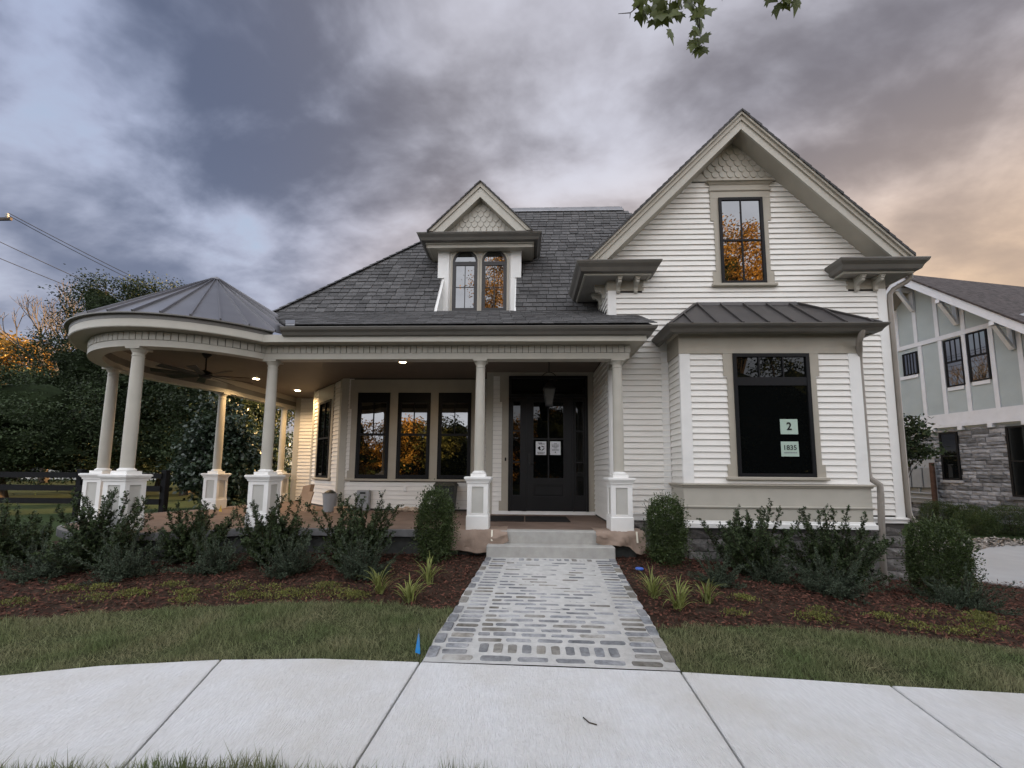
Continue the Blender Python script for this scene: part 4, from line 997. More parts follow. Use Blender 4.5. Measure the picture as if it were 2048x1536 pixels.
for xa, xb in ((-1.565, -1.030), (-.938, -.405)):
    cx = (xa+xb)/2; r0 = (xb-xa)/2
    def band(ro, ri, y0, y1, zb, n=16):
        mb = MB(); o_ = [(cx+ro, zb)]+arch_pts(cx, ro, ZS, n)+[(cx-ro, zb)]; i_ = [(cx+ri, zb)]+arch_pts(cx, ri, ZS, n)+[(cx-ri, zb)]
        k = len(o_)
        vs = [(x, y0, z) for x, z in o_]+[(x, y0, z) for x, z in i_]+[(x, y1, z) for x, z in o_]+[(x, y1, z) for x, z in i_]
        fs = []
        for q in range(k-1): fs += [(q, q+1, k+q+1, k+q), (q, 2*k+q, 2*k+q+1, q+1), (k+q, k+q+1, 3*k+q+1, 3*k+q)]
        return mb.add(vs, fs)
    band(r0+.0435, r0, DY-.045, DY, 4.50).build('arch_casing', M['taupe'], dm)
    wnd = band(r0, r0-.045, DY-.036, DY, 4.60)
    wnd.box(xa+.045, xb-.045, DY-.034, DY, 5.80, 5.885); wnd.box(xa+.045, xb-.045, DY-.034, DY, 4.60, 4.86)
    wnd.box(xa+.045, xa+.075, DY-.03, DY, 4.86, 5.80); wnd.box(xb-.075, xb-.045, DY-.03, DY, 4.86, 5.80); wnd.box(cx-.008, cx+.008, DY-.026, DY, 4.86, 5.80); wnd.box(xa+.075, xb-.075, DY-.025, DY, 5.31, 5.326)
    wnd = wnd.build('dormer_window', M['sash'], house)
    for p, q in ((xa+.07, cx), (cx, xb-.07)):
        for za, zb in ((4.855, 5.318), (5.318, 5.805)): pane(wnd, p, q, za, zb, DY-.018, tilt=-0.0)
    lun = MB(); lun.prism_y([(cx+r0-.04, 5.88)]+arch_pts(cx, r0-.04, ZS+.003)+[(cx-r0+.04, 5.88)], DY-.018, DY-.014); lun.build('arch_pane', M['glass'], wnd)
dr = put('dormer_roof', None, house)
DA = 7.44; DC = -0.955
def drp(o0, o1, zc=6.345):
    h0 = DA-o0-zc; h1 = DA-o1-zc
    return [(DC-h1, zc), (DC, DA-o1), (DC+h1, zc), (DC+h0, zc), (DC, DA-o0), (DC-h0, zc)]
MB().prism_y(drp(.03, .33), 7.79, 10.2).build('soffit', M['taupe'], dr)
MB().prism_y(drp(.13, .34), 7.755, 7.789).build('rake_board', M['column'], dr)
MB().prism_y(drp(.03, .129), 7.73, 7.789).build('rake_crown', M['taupe'], dr)
stp = MB()
for side in (-1, 1):
    k = 0
    while (k+1.3)*0.1365*.705 < 1.10:
        d0 = k*.1365*.705; d1 = (k+1.3)*.1365*.705; x0, x1 = DC+side*d0, DC+side*d1; z0, z1 = DA-d0*1.005, DA-d1*1.005
        stp.prism_y([(x0, z0-.03), (x0, z0-.01), (x1, z1+.008), (x1, z1-.03)] if side > 0 else [(x1, z1-.03), (x1, z1+.008), (x0, z0-.01), (x0, z0-.03)], 7.70+rnd.uniform(-.006, .006), 10.2); k += 1
stp.build('shingle_courses', M['shingle'], dr)
MB().prism_y([(-1.95, 6.20), (.04, 6.20), (DC, 7.16)], 7.93, 7.98).build('tympanum', M['column'], dr)
scales(dr, DC, 7.922, 6.33, 0.66, 7.0, 0.128, 0.112)
dgp = [(-2.11, 8.85, 0), (-2.11, 7.90, 0), (.17, 7.90, 0), (.17, 8.85, 0)]
MB().sweep([(a, b, 6.335) for a, b, _ in dgp], [(o, h*0.85) for o, h in GUT2]).build('gutter', M['gutter'], dr)
MB().sweep(dgp, [(-.06, 6.10), (-.04, 6.10), (-.04, 6.165), (.0, 6.17), (0, 6.22), (-.06, 6.22)]).build('fascia', M['column'], dr)
MB().box(-2.10, .16, 7.95, 8.9, 6.11, 6.32).build('eave_box', M['taupe'], dr)
# ------------------------------------------------------------------ things on the porch
def lamp_light(loc, e, r_=0.05):
    l = bpy.data.lights.new('porch_lamp_light', 'SPOT'); l.energy = e; l.color = (1.0, 0.66, 0.33); l.shadow_soft_size = r_; l.spot_size = R(150); l.spot_blend = 0.6
    o = bpy.data.objects.new('lamp_light', l); COL.objects.link(o); o.location = loc; return o
for (x, y), e, lb in (((-6.16, 8.79), 20, 'lit recessed ceiling light nearest the ceiling fan over the round porch corner'), ((-5.95, 10.1), 28, 'lit recessed ceiling light by the rear wall of the porch'), ((-2.35, 7.40), 3.0, 'small lit recessed ceiling light in front of the three windows')):
    t = thing('recessed_light', lb, 'ceiling light', (x, y, CZ), 0, 'recessed lights in the porch ceiling')
    MB().lathe((0, 0, 0), [(.062, -.008), (.095, -.006), (.097, 0.0), (.06, 0.0)], 24).build('trim_ring', M['trimwhite'], t, True)
    MB().lathe((0, 0, 0), [(.061, -.012), (.061, -.004)], 24).build('lens', M['lamp'], t)
    lamp_light((0, 0, -.03), e).parent = t
fan = thing('ceiling_fan', 'dark ceiling fan with long blades hanging in the round porch corner', 'ceiling fan', (-5.78, 6.90, CZ))
MB().lathe((0, 0, 0), [(.075, 0), (.075, -.02), (.03, -.075), (.018, -.08)][::-1], 20).build('canopy', M['fanblk'], fan, True)
MB().tube([(0, 0, -.07), (0, 0, -.33)], .013, 10).build('downrod', M['fanblk'], fan, True)
MB().lathe((0, 0, 0), [(.02, -.30), (.06, -.315), (.105, -.34), (.11, -.40), (.085, -.44), (.05, -.45), (.0, -.452)][::-1], 24).build('motor', M['fanblk'], fan, True)
bl = MB(); bl.hexa([(.08, -.035, -.012), (.10, .035, .012), (.74, .075, .016), (.75, -.055, -.016), (.08, -.035, -.006), (.10, .035, .018), (.74, .075, .022), (.75, -.055, -.010)]); BLM = bl.mesh('blade', M['fanblk'])
for k in range(9): put('blade', BLM, fan, (0, 0, -.40), (0, 0, 2*math.pi*k/9+.25))
lan = thing('hanging_lantern', 'dark metal lantern hanging on a hoop before the front door', 'lantern', (0.435, 7.25, CZ))
MB().tube([(0, 0, 0), (0, 0, -.26)], .008, 8).build('rod', M['fanblk'], lan)
MB().tube([(-.20*math.cos(math.pi*k/16)*0.72, 0, -.40+.15*math.sin(math.pi*k/16)) for k in range(17)], .007, 6).build('hoop', M['fanblk'], lan)
mb = MB(); mb.hexa([(-.055, -.055, -.86), (.055, -.055, -.86), (.055, .055, -.86), (-.055, .055, -.86), (-.10, -.10, -.58), (.10, -.10, -.58), (.10, .10, -.58), (-.10, .10, -.58)]); mb.build('lantern_glass', M['lampdim'], lan)
mb = MB()
for sx in (-1, 1):
    for sy in (-1, 1): mb.tube([(sx*.056, sy*.056, -.865), (sx*.102, sy*.102, -.575)], .007, 6)
mb.box(-.065, .065, -.065, .065, -.885, -.86); mb.sweep([(-.1, -.1, 0), (.1, -.1, 0), (.1, .1, 0), (-.1, .1, 0)], [(-.02, -.58), (.008, -.58), (.008, -.565), (-.02, -.565)], True); mb.build('lantern_frame', M['fanblk'], lan)
mb = MB(); mb.add([(-.115, -.115, -.565), (.115, -.115, -.565), (.115, .115, -.565), (-.115, .115, -.565), (-.05, -.05, -.47), (.05, -.05, -.47), (.05, .05, -.47), (-.05, .05, -.47), (0, 0, -.43)], [(0, 1, 5, 4), (1, 2, 6, 5), (2, 3, 7, 6), (3, 0, 4, 7), (4, 5, 8), (5, 6, 8), (6, 7, 8), (7, 4, 8), (3, 2, 1, 0)])
mb.tube([(0, 0, -.44), (0, 0, -.38), (-.142, 0, -.40)], .007, 6); mb.tube([(0, 0, -.38), (.142, 0, -.40)], .007, 6); mb.build('lantern_cap', M['fanblk'], lan)

# notices and signs: flat sheets with their print
def text_mesh(s, size, ext=0.0004, bold=0.0):
    cu = bpy.data.curves.new('txt', 'FONT'); cu.body = s; cu.size = size; cu.align_x = 'CENTER'; cu.align_y = 'CENTER'; cu.extrude = ext; cu.offset = bold; cu.resolution_u = 3
    o = bpy.data.objects.new('txt', cu); COL.objects.link(o); dg = bpy.context.evaluated_depsgraph_get()
    me = bpy.data.meshes.new_from_object(o.evaluated_get(dg)); bpy.data.objects.remove(o); return me
def lettering(par, s, x, z, y, size, m='ink', bold=0.0, sx=1.0):
    me = text_mesh(s, size, bold=bold); me.materials.clear(); me.materials.append(M[m])
    return put('lettering', me, par, (x, y, z), (R(90), 0, 0), (sx, 1, 1))
def sheet_sign(name, lb, cat, x0, x1, z0, z1, y, m, grp, bend=0.004):
    t = thing(name, lb, cat, ((x0+x1)/2, y, (z0+z1)/2), 0, grp); mb = MB(); n = 6; w = (x1-x0)/2; h = (z1-z0)/2
    vs = []
    for k in range(n+1):
        u = -1+2*k/n; d = bend*(u*u)
        vs += [(u*w, -d, -h), (u*w, -d*.3, h)]
    mb.add(vs, [(2*k, 2*k+2, 2*k+3, 2*k+1) for k in range(n)]); mb.build('sheet', M[m], t, fix=False); return t
s1 = sheet_sign('window_sign', 'pale green sheet reading 2 taped in the large bay window', 'sign', 3.905, 4.168, 2.018, 2.250, WB-.031, 'greenpaper', 'green sheets in the bay window', .001)
lettering(s1, '2', 0, 0.0, -.003, .165, bold=.004, sx=.95)
s2 = sheet_sign('window_sign', 'pale green sheet reading 1835 taped low in the large bay window', 'sign', 3.898, 4.162, 1.678, 1.905, WB-.031, 'greenpaper', 'green sheets in the bay window', .001)
lettering(s2, '1835', 0, 0.018, -.003, .105, bold=.0012)
mb = MB(); x = -.095
for k in range(9):
    w = rnd.uniform(.012, .026); mb.box(x, x+w, -.0035, -.003, -.064, -.050); x += w+.004
mb.build('small_print', M['greyink'], s2)
def bars(par, rows):
    mb = MB()
    for z, x0, x1, h in rows:
        x = x0
        while x < x1-.004:
            w = min(rnd.uniform(.008, .03), x1-x); mb.box(x, x+w, -.0045, -.004, z-h/2, z+h/2); x += w+.005
    return mb.build('small_print', M['greyink'], par)
n1 = sheet_sign('door_notice', 'white notice with a dark round emblem taped on the left door pane', 'notice', .219, .434, 1.768, 2.046, WD-.052, 'paper', 'notices on the front door', .003)
bars(n1, [(.105, -.06, .02, .016), (.085, -.04, .075, .018), (-.085, -.075, .08, .012), (-.105, -.075, .08, .012), (-.120, -.06, .06, .008)])
mb = MB(); mb.prism_y([(-.075, .005), (-.045, -.03), (-.015, -.05), (-.005, -.03), (-.02, -.005), (-.01, .02), (-.03, .04)], -.0048, -.0042); mb.prism_y([(.005, .035), (.06, .012), (.068, .028), (.01, .05)], -.0048, -.0042); mb.prism_y([(.01, -.055), (.045, -.04), (.07, -.005), (.06, .004), (.035, -.022), (.008, -.04)], -.0048, -.0042); mb.build('emblem', M['ink'], n1)
n2 = sheet_sign('door_notice', 'white notice of printed lines taped on the right door pane', 'notice', .511, .727, 1.770, 2.047, WD-.052, 'paper', 'notices on the front door', .003)
bars(n2, [(.09, -.03, .035, .014), (.062, -.075, .075, .014), (.032, -.065, .065, .014), (.005, -.035, .04, .014), (-.03, -.07, .075, .008), (-.045, -.07, .07, .008)])
mb = MB(); mb.prism_y([(0, -.105), (.014, -.085), (.005, -.085), (.005, -.07), (-.005, -.07), (-.005, -.085), (-.014, -.085)], -.0048, -.0042); mb.build('arrow_mark', M['ink'], n2)

# mats, paper wraps and builders' leftovers
for xa, xb, lb in ((-.72, -.015, 'dark rubber doormat at the left, behind the left pedestal of the steps'), (.01, .79, 'dark rubber doormat lying straight in front of the front door')):
    mb = MB(); mb.bbox(xa, xb, 7.02, 7.86, FZ+.005, FZ+.017, .004); tag(mb.build('doormat', M['mat_rubber']), lb, 'doormat', 'doormats on the porch')
def drape(name, lb, x0, x1, hem, seed, roll_right):
    r_ = random.Random(seed); n, m_ = 22, 18; vs = []; fs = []
    ph = [r_.uniform(0, 6) for _ in range(6)]
    for j in range(m_+1):
        for i in range(n+1):
            u = i/n; v = j/m_; x = x0+(x1-x0)*u
            if v < .45:
                w = v/.45; y = 6.34-(6.34-5.905)*w; z = FZ+.012+.010*math.sin(u*9+ph[0])*math.sin(w*4+ph[1])+.006*r_.random()
            else:
                w = (v-.45)/.55; dp = hem(u); bul = .012+.035*abs(math.sin(u*6+ph[2]+w*1.5))**3+.012*abs(math.sin(u*19+ph[5]-w*3))
                y = 5.905-.012-bul*min(1.0, w*3)-.03*w*abs(math.sin(u*4+ph[1])); z = FZ+.006-dp*w+.012*math.sin(u*15+ph[3]+w*5)*w
                x += .03*w*math.sin(u*5+ph[4])+.02*(u-.5)*w
            vs.append((x+r_.uniform(-.005, .005), y+r_.uniform(-.007, .007), z+r_.uniform(-.005, .005)))
    for j in range(m_):
        for i in range(n): a = j*(n+1)+i; fs.append((a, a+1, a+n+2, a+n+1))
    t = thing(name, lb, 'paper wrap', ((x0+x1)/2, 5.9, FZ), 0, 'kraft paper around the step pedestals')
    mb = MB(); mb.add([(a-(x0+x1)/2, b-5.9, c-FZ) for a, b, c in vs], fs); mb.build('paper_sheet', M['kraft'], t, True)
    mb = MB(); xr = roll_right
    mb.tube([(xr+.02*math.sin(k*1.1), .0-.02*k/8, .02-.015*k*.4+.03*math.sin(k/8*math.pi)) for k in range(2)], .01, 6)
    MB().hexa([(xr, -.060, -.13), (xr+.024, -.060, -.13), (xr+.024, -.057, -.13), (xr, -.057, -.13), (xr, -.02, .02), (xr+.024, -.02, .02), (xr+.024, -.017, .02), (xr, -.017, .02)]).build('tape', M['tape'], t)
    return t
drape('kraft_paper_wrap', 'brown kraft paper wrapped under the pedestal left of the steps', -1.20, -.26, lambda u: .20+.10*math.sin(u*3.0)-.10*max(0, u-.68)*3, 3, .245)
drape('kraft_paper_wrap', 'brown kraft paper wrapped under the pedestal right of the steps', 1.02, 1.72, lambda u: .13+.14*u+.03*math.sin(u*9), 9, .215)
mb = MB(); r_ = random.Random(4)
t = thing('trash_bin', 'black plastic bin against the porch wall behind the clipped shrub', 'bin', (-1.66, 8.46, FZ+.004))
MB().hexa([(-.17, -.15, 0), (.17, -.15, 0), (.17, .15, 0), (-.17, .15, 0), (-.21, -.19, .56), (.21, -.19, .56), (.21, .19, .56), (-.21, .19, .56)]).build('body', M['bin'], t)
MB().hexa([(-.235, -.215, .56), (.235, -.215, .56), (.235, .215, .56), (-.235, .215, .56), (-.19, -.17, .63), (.19, -.17, .63), (.19, .17, .63), (-.19, .17, .63)]).build('lid', M['bin'], t)
t = thing('cardboard_box', 'tall brown cardboard leaning on the porch behind the shrubs', 'cardboard', (-4.75, 8.55, FZ+.004), R(-20))
MB().hexa([(-.12, -.06, 0), (.12, -.06, 0), (.12, .06, 0), (-.12, .06, 0), (-.02, -.02, .52), (.20, -.02, .56), (.20, .08, .56), (-.02, .08, .52)]).build('panel_sheet', M['card'], t)
MB().hexa([(.10, -.10, 0), (.22, -.10, 0), (.22, -.07, 0), (.10, -.07, 0), (.18, -.04, .42), (.30, -.04, .40), (.30, -.01, .40), (.18, -.01, .42)]).build('flap', M['card'], t)
t = thing('bucket', 'grey plastic bucket with dark contents on the porch below the narrow side window', 'bucket', (-4.12, 8.42, FZ+.004))
MB().lathe((0, 0, 0), [(.12, 0), (.145, .36), (.155, .36), (.155, .38), (.135, .38), (.13, .33), (.0, .33)], 20).build('pail', M['bucket'], t, True)
MB().lathe((0, 0, 0), [(.128, .33), (.11, .40), (.05, .44), (.0, .45)], 12).build('contents', M['bin'], t, True)
t = thing('crate', 'small open cardboard carton on the porch floor between two shrubs', 'box', (-3.78, 8.28, FZ+.004), R(12))
mb = MB(); mb.box(-.14, .14, -.11, -.10, 0, .12); mb.box(-.14, .14, .10, .11, 0, .12); mb.box(-.14, -.13, -.10, .10, 0, .12); mb.box(.13, .14, -.10, .10, 0, .12); mb.box(-.13, .13, -.10, .10, 0, .01); mb.build('carton', M['card'], t)
MB().hexa([(-.13, -.16, .10), (.13, -.16, .10), (.13, -.11, .12), (-.13, -.11, .12), (-.13, -.16, .105), (.13, -.16, .105), (.13, -.11, .125), (-.13, -.11, .125)]).build('flap', M['card'], t)
t = thing('tool_case', 'flat grey case leaning on the porch wall below the left window', 'case', (-3.55, 8.70, FZ+.004))
MB().bbox(-.10, .18, -.06, .06, 0, .44, .015).build('shell', M['bucket'], t); MB().bbox(-.02, .10, -.075, -.06, .36, .40, .005).build('handle', M['bin'], t)
mb = MB(); n = 10
for k in range(7):
    cx, cz = rnd.uniform(-.22, .24), .04; bm2 = bmesh.new(); bmesh.ops.create_icosphere(bm2, subdivisions=2, radius=.07)
    mb.add([(cx+v.co.x*rnd.uniform(.7, 1.6), v.co.y*rnd.uniform(.6, 1.2), max(0.002, cz+v.co.z*rnd.uniform(.5, 1.3)*(1-abs(cx)*1.6))) for v in bm2.verts], [[v.index for v in f.verts] for f in bm2.faces]); bm2.free()
tag(mb.build('paper_scraps', M['scrap'], loc=(-2.48, 8.60, FZ+.004)), 'heap of crumpled tan paper on the porch floor left of the bin', 'paper scraps')

# ------------------------------------------------------------------ small markers in the beds
t = thing('marker_flag', 'bright blue utility flag at the left front corner of the paved path', 'flag', (-.80, 3.13, .02))
MB().tube([(0, 0, 0), (0.004, 0, .20)], .0018, 6).build('wire', M['metergrey'], t)
MB().hexa([(-.020, 0, .030), (.020, -.004, .02), (.020, .0, .02), (-.020, .003, .030), (-.001, 0, .165), (.007, 0, .165), (.007, .002, .165), (-.001, .002, .165)]).build('flag_cloth', M['blueflag'], t)
t = thing('marker_flag', 'small yellow flag at the far edge of the round porch', 'flag', (-6.15, 8.0, FZ+.004))
MB().tube([(0, 0, 0), (0, 0, .16)], .002, 6).build('wire', M['metergrey'], t)
MB().hexa([(-.03, 0, .02), (.03, 0, .01), (.03, .003, .01), (-.03, .003, .02), (.005, 0, .14), (.01, 0, .14), (.01, .003, .14), (.005, .003, .14)]).build('flag_cloth', M['yellow'], t)
x, y = 1.47, 5.32
tag(MB().lathe((0, 0, 0), [(.045, 0), (.05, .004), (.05, .018), (.046, .022), (.0, .024)], 20).build('plastic_lid', M['bluelid'], smooth=True, loc=(x, y, gz(x, y)+.012)), 'round blue plastic lid lying on the mulch right of the path', 'lid')
x, y = 3.17, 6.02
t = thing('vent_pipe', 'short white plastic pipe standing in the shrubs under the bay window', 'pipe', (x, y, gz(x, y)))
MB().lathe((0, 0, 0), [(.038, 0), (.038, .26), (.045, .26), (.045, .32), (.0, .325)], 16).build('pipe_body', M['whiteplastic'], t, True)

# ------------------------------------------------------------------ planting
def shoots(n, h, spread, rise, curve, seg, r0, up_bias=0.0):
    """Arching shoots from one base: returns a list of polylines."""
    out = []
    for k in range(n):
        a = 2*math.pi*(k+npr.random()*.8)/n*1.0+npr.random()*.3; tilt = spread*(0.15+0.95*npr.random()**0.8); L_ = h*(0.62+0.45*npr.random())
        p = np.array([npr.normal()*r0, npr.normal()*r0, 0.0]); d = np.array([math.cos(a)*math.sin(tilt), math.sin(a)*math.sin(tilt), math.cos(tilt)]); pts = [p.copy()]
        for s in range(seg):
            d = d+np.array([0, 0, curve])+npr.normal(size=3)*.05; d /= np.linalg.norm(d); p = p+d*L_/seg; pts.append(p.copy())
        out.append(np.array(pts))
    return out
def along(pts, t):
    n = len(pts)-1; f = np.clip(t*n, 0, n-1e-6); i = f.astype(int); w = (f-i)[:, None]
    return pts[i]*(1-w)+pts[i+1]*w, unit(pts[i+1]-pts[i])
def needle_mesh(name, lines_, per, ln, wd, m, droop=0.0, fwdb=0.6, t0=0.1):
    Pn, Dn, Nn, Ls, Ws = [], [], [], [], []
    for pts in lines_:
        L_ = np.linalg.norm(np.diff(pts, axis=0), axis=1).sum(); k = max(4, int(per*L_))
        t = np.sort(npr.uniform(t0, 1, k)); p, d = along(pts, t)
        rd = rand_dirs(k); side = unit(np.cross(d, rd)); dd = unit(d*fwdb+side+np.array([0, 0, -droop]))
        Pn.append(p); Dn.append(dd); Nn.append(unit(rand_dirs(k)*.4+d)); sc_ = npr.uniform(.7, 1.15, k)*(1.1-.35*t); Ls.append(ln*sc_); Ws.append(wd*npr.uniform(.8, 1.2, k))
    P_, D_, N_, L_, W_ = map(np.concatenate, (Pn, Dn, Nn, Ls, Ws))
    V, F = leaf_quads(P_, D_, N_, L_, W_); return np_mesh(name, V, F, m, npr.random(len(F))*.999)
def stems_mesh(name, lines_, r_, m):
    mb = MB()
    for pts in lines_: mb.tube([tuple(p) for p in pts], [r_*(1-.75*i/(len(pts)-1)) for i in range(len(pts))], 4, cap=False)
    return mb.mesh(name, m)
def sub_shoots(lines_, n, L0, ang, t0=.25, lift=.1):
    out = []
    for pts in lines_:
        for k in range(n):
            t = np.array([t0+(1-t0)*(k+npr.random())/n]); p, d = along(pts, t); rd = rand_dirs(1)[0]; side = unit(np.cross(d[0], rd)); dd = unit(d[0]*math.cos(ang)+side*math.sin(ang)+np.array([0, 0, lift]))
            L_ = L0*npr.uniform(.6, 1.15)*(1.15-.6*t[0]); q = p[0]; ps = [q]
            for s in range(3): dd = unit(dd+np.array([0, 0, .04])+npr.normal(size=3)*.06); q = q+dd*L_/3; ps.append(q)
            out.append(np.array(ps))
    return out
def plant(name, lb, cat, x, y, grp, parts, dz=0.0, rz=0.0):
    t = thing(name, lb, cat, (x, y, gz(x, y)+dz), rz, grp)
    for pn, me in parts: put(pn, me, t)
    return t
def yew(lb, x, y, h, sp, dens=1.0):
    """A few feathered plumes leaning out of one base, with shorter filling shoots between."""
    a = shoots(int(24*dens), h, sp*1.16, 0, .07, 7, .07); lo = shoots(int(38*dens), h*.62, sp*1.45, 0, .05, 5, .08)
    b = []
    for pts in a: b += sub_shoots([pts], 26, h*.150, R(50), .12, .25)
    for pts in lo: b += sub_shoots([pts], 16, h*.145, R(50), .10, .2)
    plant('yew_shrub', lb, 'shrub', x, y, 'upright yews along the foundation', [('foliage', needle_mesh('yew_foliage', a+lo+b, 250, .036, .0145, M['yew'], 0.0, .7, .05)), ('stems', stems_mesh('yew_stems', a+lo, .007, M['bark']))], -.02, npr.random()*6)
def juniper(lb, x, y, h, sp, n=44, m='juniper'):
    """Thin wispy branches spraying up and out, feathered finely along their length."""
    a = shoots(int(n*.75), h*1.05, sp, 0, .02, 7, .05); lo = shoots(int(n*1.0), h*.58, sp*1.15, 0, .01, 5, .07); b = sub_shoots(a, 22, h*.10, R(40), .10, .12)+sub_shoots(lo, 14, h*.13, R(42), .08, .08)
    plant('juniper_shrub', lb, 'shrub', x, y, 'low spreading junipers in the beds', [('foliage', needle_mesh('juniper_foliage', a+lo+b, 250, .020, .0100, M[m], 0, 1.0, .03)), ('stems', stems_mesh('juniper_stems', a+lo, .0032, M['bark']))], -.02, npr.random()*6)
def boxwood(lb, x, y, h, r_, n=7500, grp='clipped boxwoods'):
    d = rand_dirs(n); lump = 1+.13*np.sin(d[:, 0]*5+x*3)*np.sin(d[:, 2]*4+y*2)+.08*np.sin(d[:, 1]*9+x)
    rr = np.where(npr.random(n) < .7, npr.uniform(.86, 1.05, n), npr.uniform(.4, .9, n))*lump
    z = d[:, 2]; hz = np.sqrt(np.maximum(1e-4, 1-z*z)); prof = (1-np.abs(z)**4.5)**.5/hz*(1-.16*np.clip(-z, 0, 1)-.10*np.clip(z, 0, 1))
    P_ = np.stack([d[:, 0]*r_*rr*prof, d[:, 1]*r_*rr*prof, h*.5+z*h*.5*np.minimum(1.05, rr)], 1); P_[:, 2] = np.maximum(P_[:, 2], .01)
    # tufts sticking out of the clipped outline
    m_ = n//3; q = rand_dirs(m_); qz = q[:, 2]; qp = (1-np.abs(qz)**4.5)**.5/np.sqrt(np.maximum(1e-4, 1-qz*qz))*(1-.10*np.clip(qz, 0, 1)); base = np.stack([q[:, 0]*r_*qp, q[:, 1]*r_*qp, h*.5+qz*h*.5], 1)+unit(q+[0, 0, .8])*(npr.random(m_)**2*.11*(1+.6*np.sin(q[:, 0]*9+x)*np.sin(q[:, 1]*8+y)))[:, None]
    P_ = np.concatenate([P_, base]); D_ = unit(np.concatenate([d, q])+[0, 0, .5]+npr.normal(size=P_.shape)*.7); k = len(P_)
    P_[:, 2] = np.maximum(P_[:, 2], .01)
    V, F = leaf_quads(P_, D_, rand_dirs(k), npr.uniform(.022, .036, k), npr.uniform(.011, .017, k))
    st = shoots(9, h*.75, .5, 0, .05, 4, .03)
    return plant('boxwood_shrub', lb, 'shrub', x, y, grp, [('foliage', np_mesh('boxwood_foliage', V, F, M['box'], npr.random(len(F))*.999)), ('stems', stems_mesh('boxwood_stems', st, .009, M['bark']))], -.01)
def lily(lb, x, y, n, L0):
    mb = MB(); V = []; F = []; rv = []
    for k in range(n):
        a = npr.random()*2*math.pi; L_ = L0*npr.uniform(.55, 1.1); w = npr.uniform(.006, .011); tilt = npr.uniform(.05, .75); g = npr.uniform(.9, 2.4)
        c, s = math.cos(a), math.sin(a); p = np.array([npr.normal()*.02, npr.normal()*.02, 0]); sd = np.array([-s, c, 0]); m_ = 7; o = len(V)
        for i in range(m_+1):
            t = i/m_; ww = w*(1-t**2.2)*(0.6+.4*min(1, t*4))
            V += [p-sd*ww, p+sd*ww]; th = tilt+g*t*t; p = p+np.array([c*math.sin(th), s*math.sin(th), math.cos(th)])*L_/m_; p[2] = max(p[2], .01)
        F += [(o+2*i, o+2*i+1, o+2*i+3, o+2*i+2) for i in range(m_)]; rv += [npr.random()]*m_
    me = np_mesh('lily_blades', np.array(V), np.array(F), M['lily'], np.array(rv)*.999)
    cr = MB(); cr.lathe((0, 0, 0), [(.03, 0), (.025, .03), (.0, .05)], 8)
    plant('daylily_clump', lb, 'plant', x, y, 'yellow green daylily clumps beside the path', [('blades', me), ('crown', cr.mesh('crown', M['lily']))])

yew('dark upright yew at the far left edge, before the board fence', -6.75, 5.15, .85, .95)
yew('dark upright yew in front of the two left porch pedestals', -5.42, 5.05, .98, .78, 1.1)
yew('dark upright yew between the round porch corner and its right hand pedestal', -4.50, 5.45, .80, .80)
yew('dark upright yew in front of the pedestal where round and straight porch meet', -3.42, 5.42, .86, .66)
yew('dark upright yew before the three porch windows, next to the boxwood', -2.25, 5.40, .96, .80)
yew('dark upright yew under the left half of the bay window', 3.02, 5.62, .96, .70, 1.1)
yew('dark upright yew under the right half of the bay window', 4.20, 5.70, 1.02, .82, 1.2)
boxwood('oval boxwood left of the front steps', -1.24, 5.62, .95, .225, 12000)
boxwood('oval boxwood right of the front steps, beside the bay', 1.95, 5.70, .88, .225, 12000)
boxwood('broad boxwood at the right corner of the house', 5.42, 5.55, .98, .29, 14000)
juniper('feathery blue green juniper at the far left end of the bed', -5.75, 4.72, .58, 1.25)
juniper('feathery blue green juniper below the two left porch pedestals', -4.75, 4.75, .60, 1.15, 54)
juniper('feathery blue green juniper in the left bed, second from the path side yews', -3.86, 4.98, .54, 1.1)
juniper('feathery blue green juniper below the yew where round and straight porch meet', -2.88, 4.95, .58, 1.05)
juniper('feathery blue green juniper nearest the daylilies left of the path', -1.95, 4.88, .58, 1.1, 50)
juniper('small feathery juniper between the right boxwood and the white pipe', 2.30, 4.95, .42, 1.2, 36)
juniper('feathery juniper spreading behind the white pipe under the bay', 3.10, 5.30, .50, 1.25, 40)
juniper('large feathery juniper at the front of the right bed below the bay', 3.58, 4.92, .58, 1.15, 56)
juniper('feathery juniper with long side shoots in front of the corner boxwood', 5.12, 5.02, .55, 1.3, 46)
lily('daylily clump farthest left of the path, with long arching blades', -1.55, 4.40, 34, .36)
lily('daylily clump nearest the lawn left of the path', -1.17, 4.18, 44, .34)
lily('tall daylily clump close to the left edge of the path', -1.10, 4.72, 34, .38)
lily('daylily clump closest to the right edge of the path', 1.36, 4.42, 44, .36)
lily('daylily clump nearest the lawn right of the path', 1.50, 4.12, 44, .36)
lily('daylily clump standing apart at the right of the path', 1.88, 4.32, 32, .32)

